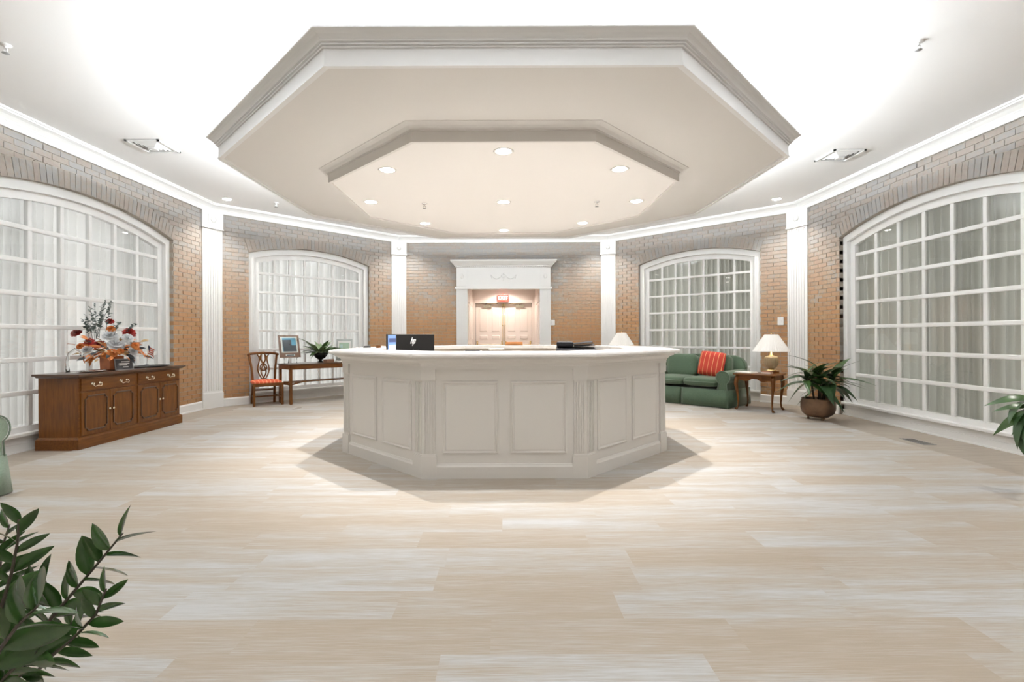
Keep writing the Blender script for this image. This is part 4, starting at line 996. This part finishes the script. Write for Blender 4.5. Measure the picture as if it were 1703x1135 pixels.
def rib(pts, r=.0135): sp.tube([(x, yz(z), z) for x, z in [(q.x, q.y) for q in bez([Vector((a, b, 0)) for a, b in pts], 14)]], r, 6, sx=.9)
for s in (-1, 1):
    rib([(s*.03, .42), (s*.02, .50), (s*.16, .58), (s*.13, .70), (s*.02, .76), (s*.05, .86), (s*.10, .90)])
    rib([(s*.05, .42), (-s*.04, .52), (-s*.12, .60), (-s*.02, .70), (s*.10, .78), (s*.02, .84), (s*.03, .92)])
    rib([(0, .60), (s*.14, .66), (s*.02, .74), (-s*.12, .80), (-s*.03, .90)])
sp.tube([(-.06, yz(.425), .425), (.06, yz(.425), .425)], .016, 6); sp.build('pierced_splat', WOODV, ch)

# ------------------------------------------------------------------ console table
uL = (Vector(P[2])-Vector(P[1])).normalized(); angL = math.atan2(uL.y, uL.x)
ct = thing('console_table', 'long brown wooden console table with stretcher shelf under the left back window', 'table', (-3.83, 8.76, 0), angL)
TL, TD, TH = 1.62, .50, .735
MB().box(-.02, TL+.02, -.02, TD+.02, TH-.022, TH).build('tabletop', WOODD, ct, bevel=.004)
MB().box(0, TL, 0, .02, TH-.10, TH-.022).box(0, TL, TD-.02, TD, TH-.10, TH-.022).box(0, .02, 0, TD, TH-.10, TH-.022).box(TL-.02, TL, 0, TD, TH-.10, TH-.022).build('apron', WOOD, ct)
for x in (0, TL-.045):
    for yv in (0, TD-.045): MB().box(x, x+.045, yv, yv+.045, .015, TH-.02).box(x+.008, x+.037, yv+.008, yv+.037, 0, .015).build('leg', WOODV, ct, bevel=.002)
MB().box(.01, .035, .03, TD-.03, .35, .385).build('side_stretcher', WOOD, ct); MB().box(TL-.035, TL-.01, .03, TD-.03, .35, .385).build('side_stretcher', WOOD, ct)
MB().box(.02, TL-.02, .16, TD-.16, .385, .41).build('shelf', WOOD, ct)
for s in (0, 1):
    y0, y1 = (.03, .17) if s == 0 else (TD-.03, TD-.17)
    MB().tube([(.03, y0, .365), (.30, y1, .395)], .014, 4, smooth=False, sx=1.3).build('brace', WOOD, ct)
def onct(s, d, z=TH): v = Vector((-3.83, 8.76, 0))+uL.to_3d()*s+Vector((-uL.y, uL.x, 0))*d; v.z = z; return v
uw = lambda: 0
def photo_frame(name, label, cat, pos, rz, w_, h_, lift, fm, imgs, lean=.18):
    r = thing(name, label, cat, pos, rz)
    def pl_(x0, x1, z0, z1, t0, t1): # leaning slab
        l = math.tan(lean); return [(x0, z0*l-t1, lift+z0), (x1, z0*l-t1, lift+z0), (x1, z0*l-t0, lift+z0), (x0, z0*l-t0, lift+z0)], [(x0, z1*l-t1, lift+z1), (x1, z1*l-t1, lift+z1), (x1, z1*l-t0, lift+z1), (x0, z1*l-t0, lift+z1)]
    MB().hexa(*pl_(-w_/2, w_/2, 0, h_, -.018, 0)).build('frame', fm, r)
    for nm, x0, x1, z0, z1, m_, tt in imgs: MB().hexa(*pl_(x0*w_, x1*w_, z0*h_, z1*h_, -.001, tt)).build(nm, m_, r)
    MB().tube([(0, .02+.3*h_*lean, lift+h_*.6), (0, .13, 0)], .006, 5).tube([(-w_*.3, .0, lift), (-w_*.3, 0, 0)], .006, 5).tube([(w_*.3, .0, lift), (w_*.3, 0, 0)], .006, 5).box(-w_*.35, w_*.35, -.03, .03, 0, .008).box(-w_*.35, w_*.35, -.03, .02, max(lift-.012, .002), lift).build('easel', ACRYL if lift > .02 else GREY, r)
    return r
SKY, PPL, MT = mat('photo_sky', (.10, .32, .45), .3), mat('photo_dark', (.03, .04, .05), .3), mat('photo_mat', (.72, .76, .72), .4)
FRB = mat('plaque_brown', (.16, .085, .05), .35)
photo_frame('award_plaque', 'brown award plaque with a group photo at the left end of the console table', 'plaque', onct(.14, .30), angL-.08, .37, .41, .11, FRB,
    [('white_mat', -.40, .40, .22, .93, MT, .003), ('photo', -.33, .33, .27, .88, SKY, .005), ('dark_trees', -.33, .10, .50, .80, PPL, .007), ('crowd', -.30, .33, .27, .55, PPL, .008), ('silver_plate', -.22, .22, .06, .15, MT, .003), ('plate_text', -.18, .18, .08, .13, PPL, .005)], lean=.30)
photo_frame('certificate_frame', 'silver framed pale green certificate at the right end of the console table', 'picture frame', onct(1.24, .36), angL-.62, .31, .43, .015, mat('silver_frame', (.42, .44, .43), .35, metal=.3),
    [('white_mat', -.40, .40, .10, .90, PAPER, .003), ('certificate', -.32, .32, .18, .82, mat('pale_green_paper', (.42, .58, .45), .5), .005), ('seal', -.25, -.1, .3, .75, mat('pale_teal', (.50, .68, .66), .5), .006)])
# generic plants
def rosette(parent, centre, n, leaf_me, rr, el=(.1, 1.2), sc=(.8, 1.1), r0=.02, front=None):
    for k in range(n):
        a = 2*PI*(k*.382)+rr.uniform(-.2, .2); e = el[1]+(el[0]-el[1])*(k/n)+rr.uniform(-.12, .12)
        d = Vector((math.cos(a)*math.cos(e), math.sin(a)*math.cos(e), math.sin(e)))
        put('leaf', leaf_me, parent, aim(Vector(centre)+d*r0, d, rr.uniform(-.3, .3), rr.uniform(*sc)))
rr = random.Random(11)
bp_ = onct(.70, .27); pb = thing('table_plant', 'bushy peace lily in a black footed bowl on the console table', 'plant', bp_)
MB().lathe([(.06, 0), (.062, .012), (.03, .03), (.03, .05), (.09, .09), (.135, .15), (.14, .19), (.132, .19), (.12, .165)], n=28).build('footed_bowl', BLACKC, pb); MB().lathe([(.12, .16), (.12, .17)], n=20).build('soil', SOIL, pb)
LGT = mat('leaf_pale_green', (.15, .22, .10), .4, n=((.25, .33, .17), 10, (1, 1, 1), 3))
lp = [leafmesh('leaf', .38, .095, LGT, droop=.35, n=8), leafmesh('leaf', .42, .09, LGT, droop=.5, n=8), leafmesh('leaf', .28, .095, LEAF, droop=.35, n=8)]
for k in range(56):
    a = rr.random()*2*PI; e = rr.uniform(.05, 1.1); d = Vector((math.cos(a)*math.cos(e), math.sin(a)*math.cos(e), math.sin(e)))
    put('leaf', rr.choice(lp), pb, aim(Vector((math.cos(a)*.05, math.sin(a)*.05, .17))+d*rr.uniform(0, .07), d, rr.uniform(-.3, .3), rr.uniform(.7, 1.1)))
t = thing('wooden_box', 'small brown box in front of the black plant bowl', 'box', onct(.76, .06), angL+.3); MB().box(-.09, .09, -.05, .05, 0, .05).build('body', mat('brown_box', (.25, .13, .08), .5), t, bevel=.003); MB().box(-.092, .092, -.052, .052, .05, .062).build('lid', mat('brown_lid', (.30, .16, .10), .5), t)
t = tag(MB().box(-.14, .14, -.10, .10, 0, .018).build('booklet', PAPER), 'white and grey booklets right of the small brown box', 'booklet'); t.location = onct(1.02, .10); t.rotation_euler = (0, 0, angL+.2)

# ------------------------------------------------------------------ sofas
uR = (Vector(P[4])-Vector(P[3])).normalized(); angR = math.atan2(uR.y, uR.x)
def sofa(label, loc, rz, fab, L=1.66, prefix='sofa'):
    """local: front faces -y, origin at the front right corner, x runs left from -L to 0"""
    r = thing('sofa', label, 'sofa', loc, rz); D = .92; AW = .21
    MB().hexa([(-L, .02, .02), (0, .02, .02), (0, D, .02), (-L, D, .02)], [(-L+.02, .04, .30), (-.02, .04, .30), (-.02, D, .30), (-L+.02, D, .30)]).build('base', fab, r)
    # skirt panels with kick pleats
    edges = [(-L, -L+.012), ]
    cuts = [-L+.005, -L/2-.006, -.005]
    for a, b in ((-L+.002, -L/2-.008), (-L/2+.008, -.002)):
        n = 14; m = MB()
        for i in range(n+1):
            x = a+(b-a)*i/n; fl_ = .012*math.sin(i*.9)
            m.v += [(x, -.012+fl_*.4, .015), (x, .028, .31)]
        for i in range(n): m.f.append((2*i, 2*i+2, 2*i+3, 2*i+1)); m.sm.append(True)
        s_ = m.build('skirt_panel', fab, r, fix=False); so = s_.modifiers.new('thick', 'SOLIDIFY'); so.thickness = .01
    for s in (0, -L):
        m = MB(); o = .004 if s == 0 else -.004
        m.v = [(s+o*3, -.005, .015), (s+o*3, D, .015), (s, .03, .31), (s, D, .31)]; m.f = [(0, 1, 3, 2)]; m.sm = [True]
        s_ = m.build('skirt_panel', fab, r, fix=False); so = s_.modifiers.new('thick', 'SOLIDIFY'); so.thickness = .01
    for s in (-1, 1):                                # rolled arms
        xc = -AW/2 if s > 0 else -L+AW/2
        prof = []
        for k in range(21):
            a = -1.0+ (PI+2.0)*k/20; prof.append((xc+s*.012+.118*math.cos(a), .515+.112*math.sin(a)))
        prof += [(xc-.085, .28), (xc+.085, .28)]
        m = MB().prism_xz(prof, .03, D-.05, smooth=True); m.build('arm', fab, r, bevel=.018)
        pts = [(x, .028, z) for x, z in prof[:21]]+[(xc-.085, .028, .30)]
        pts = [(xc+.085, .028, .30)]+pts; MB().tube(pts, .006, 6).build('arm_piping', PIPE, r)
    iw = L-2*AW; cw = iw/2
    for k in range(2):
        xc = -AW-cw*(k+.5)
        c_ = MB().superell(xc, .36, .415, cw/2, .34, .085, e=.28, e2=.55, nu=36, nv=12).build('seat_cushion', fab, r)
        n = 36; pt = [(xc+(cw/2+.001)*math.copysign(abs(math.cos(2*PI*q/n))**.28, math.cos(2*PI*q/n)), .36+.341*math.copysign(abs(math.sin(2*PI*q/n))**.28, math.sin(2*PI*q/n)), .425) for q in range(n+1)]
        MB().tube(pt, .006, 5).build('piping', PIPE, c_)
        b_ = MB().superell(0, 0, 0, cw/2-.005, .10, .215, e=.45, e2=.42, nu=32, nv=14).build('back_cushion', fab, r); b_.location = (xc, .69, .66); b_.rotation_euler = (-.16, 0, 0)
    # back with rounded shoulders
    prof = [(-L+.10, .28), (-L+.03, .66), (-L+.05, .74), (-L+.11, .81), (-L+.22, .855), (-L/2, .875), (-.22, .855), (-.11, .81), (-.05, .74), (-.03, .66), (-.10, .28)]
    m = MB(); n = len(prof); y0, y1, y2, y3 = .76, .80, .93, .90
    m.v = [(x, y0+(z-.28)*.14, z) for x, z in prof]+[(x, y3+(z-.28)*.08, z) for x, z in prof]
    m.f = [tuple(range(n)), tuple(range(n, 2*n))[::-1]]+[((i+1) % n, i, n+i, n+(i+1) % n) for i in range(n)]; m.sm = [False]*(n+2)
    m.build('backrest', fab, r, bevel=.03)
    MB().tube([(x*1.0, y0+.02+(z-.28)*.14-.015, z+.004) for x, z in prof[1:-1]], .006, 5).build('back_piping', PIPE, r)
    for x in (-L+.06, -.06):
        for yv in (.06, D-.06): MB().box(x-.02, x+.02, yv-.02, yv+.02, 0, .03).build('foot', WOODD, r)
    return r
sofa('dark green two-seat sofa with skirt and rolled arms under the right back window', (3.69, 8.10, 0), math.atan2(-.74, .67), GREEN)
sofa('pale sage sofa with rolled arms, partly cut off at the left edge of the photo', (-3.87, 3.84, 0), PI/2, SAGE, 1.8)
dirS = Vector((math.cos(math.atan2(-.74, .67)), math.sin(math.atan2(-.74, .67)), 0)); nS = Vector((-dirS.y, dirS.x, 0))
pc = Vector((3.69, 8.10, 0))-dirS*.50+nS*.50
pi_ = thing('throw_pillow', 'red throw pillow with thin gold stripes leaning on the green sofa', 'pillow', (pc.x, pc.y, .50), math.atan2(-.74, .67)+.10)
m = MB(); N_ = 16
for sgn_ in (-1, 1):
    b = len(m.v)
    for i in range(N_+1):
        for j in range(N_+1):
            u, v = i/N_*2-1, j/N_*2-1; h = .075*((1-u**4)*(1-v**4))**.6
            m.v.append((u*.225*(1-.05*v*v), sgn_*h, v*.225*(1-.05*u*u)))
    for i in range(N_):
        for j in range(N_):
            q = b+i*(N_+1)+j; m.f.append((q, q+1, q+N_+2, q+N_+1)); m.sm.append(True)
pb2 = m.build('pillow_cover', REDST, pi_); pb2.location = (0, 0, .22); pb2.rotation_euler = (-.30, .10, 0)

# ------------------------------------------------------------------ lamp tables, lamps
def lamp_table(label, loc, rz, W=.60, Dp=.52, H=.60):
    r = thing('lamp_table', label, 'table', loc, rz)
    MB().box(-W/2-.02, W/2+.02, -Dp/2-.02, Dp/2+.02, H-.02, H).build('tabletop', WOOD, r, bevel=.005)
    for s in (-1, 1):
        pr = [(-W/2+.03, H-.02), (-W/2+.03, H-.11)]
        for k in range(13):
            t = k/12; x = -W/2+.06+(W-.12)*t; pr.append((x, H-.105-.0+.035*math.sin(PI*t)+.022*math.cos(4*PI*t)-.02))
        pr += [(W/2-.03, H-.11), (W/2-.03, H-.02)]
        y0 = s*(Dp/2-.03); MB().prism_xz(pr, y0-.01, y0+.01).build('scalloped_apron', WOOD, r)
        MB().box(s*(W/2-.03)-.01, s*(W/2-.03)+.01, -Dp/2+.03, Dp/2-.03, H-.10, H-.02).build('side_apron', WOOD, r)
    for sx in (-1, 1):
        for sy in (-1, 1):
            x, y = sx*(W/2-.035), sy*(Dp/2-.035)
            MB().tube([(x, y, H-.03), (x+sx*.012, y+sy*.012, H-.10), (x+sx*.018, y+sy*.018, H-.17), (x, y, H-.32), (x-sx*.010, y-sy*.010, .12), (x-sx*.004, y-sy*.004, .05), (x+sx*.014, y+sy*.014, .018), (x+sx*.02, y+sy*.02, .004)], [.028, .034, .030, .019, .013, .012, .022, .020], 8).build('leg', WOODV, r)
    return r
SHADE = mat('pleated_lampshade', (.88, .86, .82), .8, emit=(1, .95, .88), es=.05)
CERB = mat('ribbed_ceramic', (.36, .29, .18), .4)
def lamp(label, loc, kind=0, sc=1):
    r = thing('table_lamp', label, 'lamp', loc); r.scale = (sc,)*3
    if kind == 0:
        MB().box(-.10, .10, -.07, .07, 0, .03).build('wooden_base', WOOD, r, bevel=.003)
        MB().lathe([(.085, .03), (.09, .045), (.05, .06), (.045, .08)], n=24).build('foot', BRASS, r)
        MB().lathe([(.045, .08), (.075, .10), (.098, .14), (.105, .19), (.105, .235), (.098, .27), (.085, .285), (.05, .29)], n=72, ripple=.06, rn=18).build('ribbed_body', CERB, r)
        MB().lathe([(.05, .29), (.055, .30), (.022, .31), (.018, .36)], n=20).build('neck', BRASS, r)
        z0 = .375
    else:
        m = MB().lathe([(.06, 0), (.065, .02), (.03, .04), (.018, .1), (.016, .40)], n=20)
        m.build('column', BRASS, r)
        m = MB()
        for s in (-1, 1): m.tube([(s*.01, 0, .38), (s*.06, 0, .36), (s*.08, 0, .40), (s*.05, 0, .43), (s*.03, 0, .40)], .006, 6)
        m.build('scroll_arms', BRASS, r); z0 = .44
    R0, R1, H = .29, .105, .29; n = 96
    m = MB(); b = 0
    for (R, z) in ((R0, z0), (R1, z0+H)):
        for k in range(n): a = 2*PI*k/n; q = R*(1+(.008 if k % 2 else -.008)); m.v.append((q*math.cos(a), q*math.sin(a), z))
    for k in range(n): m.f.append((k, (k+1) % n, n+(k+1) % n, n+k)); m.sm.append(False)
    s_ = m.build('lampshade', SHADE, r, fix=False); so = s_.modifiers.new('thick', 'SOLIDIFY'); so.thickness = .003
    MB().tube([(0, 0, z0-.03), (0, 0, z0+H+.03)], .004, 6).tube([(-R1, 0, z0+H-.005), (R1, 0, z0+H-.005)], .002, 5).lathe([(.003, z0+H+.01), (.010, z0+H+.025), (.004, z0+H+.04), (.001, z0+H+.05)], n=10).build('finial', BRASS, r)
    MB().superell(0, 0, z0+.10, .03, .03, .045, e=1, nu=12, nv=8).build('bulb', mat('lamp_bulb', (1, 1, 1), .3, emit=(1, .85, .65), es=6), r)
    d = bpy.data.lights.new('lamp_glow', 'POINT'); d.energy = 1.4; d.color = (1, .82, .6); d.shadow_soft_size = .05
    o = bpy.data.objects.new('lamp_glow', d); COL.objects.link(o); o.parent = r; o.location = (0, 0, z0+.19)
    return r
aT = math.atan2(-.74, .67)
lt_ = lamp_table('queen anne wooden lamp table between the green sofa and the potted floor plant', (4.19, 8.05, 0), aT+.04)
lamp('table lamp with ribbed tan body and white pleated shade beside the green sofa', (4.43, 8.13, .60), 0, .96)
t = tag(MB().box(-.11, .11, -.14, .14, 0, .012).build('magazine', PAPER), 'white magazine on the lamp table near the sofa arm', 'magazine'); t.location = (4.06, 8.22, .60); t.rotation_euler = (0, 0, .5)
t = thing('book', 'small pinkish book in front of the ribbed lamp base', 'book', (4.27, 7.97, .60), aT); MB().box(-.075, .075, -.05, .05, .004, .026).build('pages', PAPER, t); MB().box(-.078, .078, -.053, .053, 0, .004).box(-.078, .078, -.053, .053, .026, .03).build('cover', mat('pink_cover', (.62, .32, .22), .5), t)
lamp_table('second queen anne table behind the counter, under the distant lamp', (2.38, 9.95, 0), aT, .56, .50, .66)
lamp('distant brass lamp with white pleated shade right of the counter printer', (2.38, 9.95, .66), 1, .86)

# ------------------------------------------------------------------ potted floor plants
def pot(r, R=.22, H=.30):
    MB().lathe([(.05, .045), (R*.62, .05), (R*.9, .10), (R, .17), (R*1.0, H*.85), (R*.93, H), (R*.96, H+.012), (R*.88, H+.012), (R*.88, H-.03)], n=36).build('copper_pot', COPPER, r)
    MB().lathe([(R*.88, H-.03), (.01, H-.02)], n=24, cap=False).build('soil', SOIL, r)
    for k in range(3): a = k*2*PI/3+.4; MB().lathe([(.018, 0), (.022, .012), (.012, .03), (.02, .065)], (R*.55*math.cos(a), R*.55*math.sin(a), 0), 10).build('foot', COPPER, r)
rr = random.Random(21)
fp_ = thing('potted_plant', 'broad-leaved plant in a round copper pot beside the right pilaster', 'plant', (4.53, 7.08, 0), 0)
pot(fp_)
shp = lambda t: (math.sin(PI*min(t*.97+.03, 1)**.8))
ll = [leafmesh('leaf', .40, .115, LEAFD, droop=.75, n=9), leafmesh('leaf', .44, .12, LEAF, droop=1.0, n=9), leafmesh('leaf', .34, .11, LEAF, droop=.5, n=9), leafmesh('leaf', .36, .13, LEAFD, droop=1.2, n=9)]
stems = [(-.12, -.02, .60, -.18), (.04, .03, .68, .02), (.13, -.05, .55, .2), (0, -.08, .48, -.05), (-.05, .09, .6, .1), (.16, .06, .48, .25)]
for (sx, sy, h, lx) in stems:
    MB().tube([(sx*.5, sy*.5, .27), (sx*.8, sy, .27+h*.4), (sx+lx*.3, sy, .27+h*.62)], [.013, .011, .009], 6).build('stem', STEM, fp_)
    top_ = Vector((sx+lx*.3, sy, .27+h*.62))
    for k in range(11):
        a = k*2.4+rr.uniform(-.3, .3); e = 1.25-.115*k+rr.uniform(-.15, .15)
        d = Vector((math.cos(a)*math.cos(e), math.sin(a)*math.cos(e), math.sin(e)))
        put('leaf', rr.choice(ll), fp_, aim(top_-Vector((0, 0, .012*k)), d, rr.uniform(-.35, .35), rr.uniform(.62, .98)))
# plant at the right edge
fe = thing('potted_plant', 'leafy plant reaching in from the right edge in front of the large window', 'plant', (4.70, 3.62, 0), 0)
pot(fe, .2, .32)
rr = random.Random(4)
lv = [leafmesh('leaf', .26, .085, LEAFD, droop=.5, n=8), leafmesh('leaf', .24, .08, LEAF, droop=.7, n=8)]
for k in range(9):
    a = k*2*PI/9+.3; e = rr.uniform(.7, 1.25); L_ = rr.uniform(.26, .42)
    tip = Vector((math.cos(a)*math.cos(e)*L_, math.sin(a)*math.cos(e)*L_, .30+math.sin(e)*L_))
    MB().tube([(0, 0, .29), (tip.x*.4, tip.y*.4, .29+(tip.z-.29)*.6), tip], [.008, .006, .004], 6).build('stem', STEM, fe)
    for j in range(6):
        b_ = a+rr.uniform(-1.3, 1.3); ee = rr.uniform(-.5, .9); d = Vector((math.cos(b_)*math.cos(ee), math.sin(b_)*math.cos(ee), math.sin(ee)))
        put('leaf', rr.choice(lv), fe, aim(tip-Vector((0, 0, .04*j)), d, rr.uniform(-.5, .5), rr.uniform(.7, 1.05)))
base_e = Vector((4.70, 3.62, 0))
for (xa, ya, xb, yb, Y) in ((1715, 668, 1662, 690, 3.8), (1716, 682, 1674, 700, 3.75), (1712, 690, 1670, 732, 3.7), (1712, 704, 1690, 728, 3.65), (1700, 718, 1690, 760, 3.65)):
    a_ = px(xa, ya, Y)-base_e; b_ = px(xb, yb, Y-.03)-base_e
    MB().tube([(0, 0, .3), (a_.x*.6, a_.y*.5, max(a_.z, .3)+.03), a_], [.006, .005, .003], 6).build('stem', STEM, fe)
    L_ = (b_-a_).length; put('leaf', lv[0], fe, aim(a_, (b_-a_)+Vector((0, 0, .2*L_)), .4, L_/.26))
    put('leaf', lv[1], fe, aim(a_, (b_-a_)+Vector((.1, .05, .5*L_)), -.6, L_/.3))

# ------------------------------------------------------------------ foreground ZZ plant
zb = Vector((-1.66, 1.42, 0))
zz = thing('zz_plant', 'glossy dark green feathery-stemmed plant in the lower left foreground', 'plant', zb, 0)
MB().lathe([(.13, 0), (.14, .01), (.19, .30), (.195, .31), (.18, .31), (.175, .27)], n=32).build('plant_pot', mat('white_ceramic', (.6, .6, .58), .3), zz); MB().lathe([(.175, .27), (.01, .275)], n=20, cap=False).build('soil', SOIL, zz)
zp = lambda t: (math.sin(PI*min(t*.98+.02, 1)**.75))**.8
zl = [leafmesh('leaf', .1, .028, LEAFG, droop=.12, n=7, fold=.18, pts=zp), leafmesh('leaf', .1, .031, LEAFG, droop=.22, n=7, fold=.1, pts=zp), leafmesh('leaf', .1, .035, LEAFG, droop=.1, n=7, fold=.22, pts=zp)]
rr = random.Random(9)
def zstem(pix, Y0, Y1, n, L0=.09, t0=.3, th=.0055, up_bias=.0, base=True, fac=0.8):
    m = len(pix); P3 = [px(x, y, Y0+(Y1-Y0)*i/(m-1))-zb for i, (x, y) in enumerate(pix)]
    pts = ([Vector((.04, -.02, .27))] if base else [])+P3
    MB().tube(pts, [th*(1-.6*i/(len(pts)-1)) for i in range(len(pts))], 6).build('stem', STEM, zz)
    seg = [(P3[i+1]-P3[i]).length for i in range(m-1)]; tot = sum(seg)
    for k in range(n):
        for s in (-1, 1):
            t = min(t0+(1-t0)*(k+.25*(s+1))/(n-.3), .999); d_ = t*tot; i = 0
            while i < m-2 and d_ > seg[i]: d_ -= seg[i]; i += 1
            p_ = P3[i].lerp(P3[i+1], min(d_/seg[i], 1)); tg = (P3[i+1]-P3[i]).normalized()
            view = Vector((p_.x+zb.x, p_.y+zb.y, p_.z-HC)).normalized(); side = tg.cross(view).normalized()*s
            d = tg*fac+side*.85+Vector((0, 0, up_bias))+Vector((rr.uniform(-.15, .15), rr.uniform(-.35, .35), rr.uniform(-.1, .1)))
            if k == n-1: d += tg*.7
            q = aim(p_, d, 0, L0/.1*(1-.25*t)*rr.uniform(.85, 1.1))
            # roll so that the leaf's flat side roughly faces up and to the viewer
            put('leaf', rr.choice(zl), zz, q @ Matrix.Rotation(rr.uniform(-.9, .9)+PI/3*s, 4, 'X'))
zstem([(38, 1137), (83, 1090), (128, 1052), (158, 1020), (175, 978)], 1.16, 1.12, 7, .09, .25)
zstem([(22, 1130), (60, 1055), (97, 1010), (130, 972), (166, 930), (203, 885)], 1.2, 1.15, 9, .118, .22)
zstem([(0, 1120), (45, 1090), (85, 1062), (112, 1040), (140, 1015)], 1.25, 1.22, 6, .09, .15)
zstem([(-25, 1090), (0, 1010), (18, 950), (28, 900), (30, 862)], 1.15, 1.1, 6, .10, .2)
zstem([(-30, 1060), (-5, 960), (5, 900), (15, 870)], 1.3, 1.25, 6, .10, .1)
zstem([(-30, 1130), (0, 1075), (30, 1035), (62, 1005)], .98, .9, 4, .15, .15)
zstem([(-40, 1100), (-10, 1050), (20, 1010), (50, 985), (75, 965)], 1.22, 1.2, 6, .10, .2)
zstem([(-30, 1160), (0, 1130), (25, 1105), (55, 1085)], 1.05, 1.0, 5, .12, .1)
zstem([(-60, 1150), (-30, 1040), (-20, 960), (-10, 900)], 1.2, 1.15, 6, .12, .1)
zstem([(-50, 1180), (-10, 1150), (20, 1130), (50, 1110)], 1.12, 1.05, 4, .12, .1)
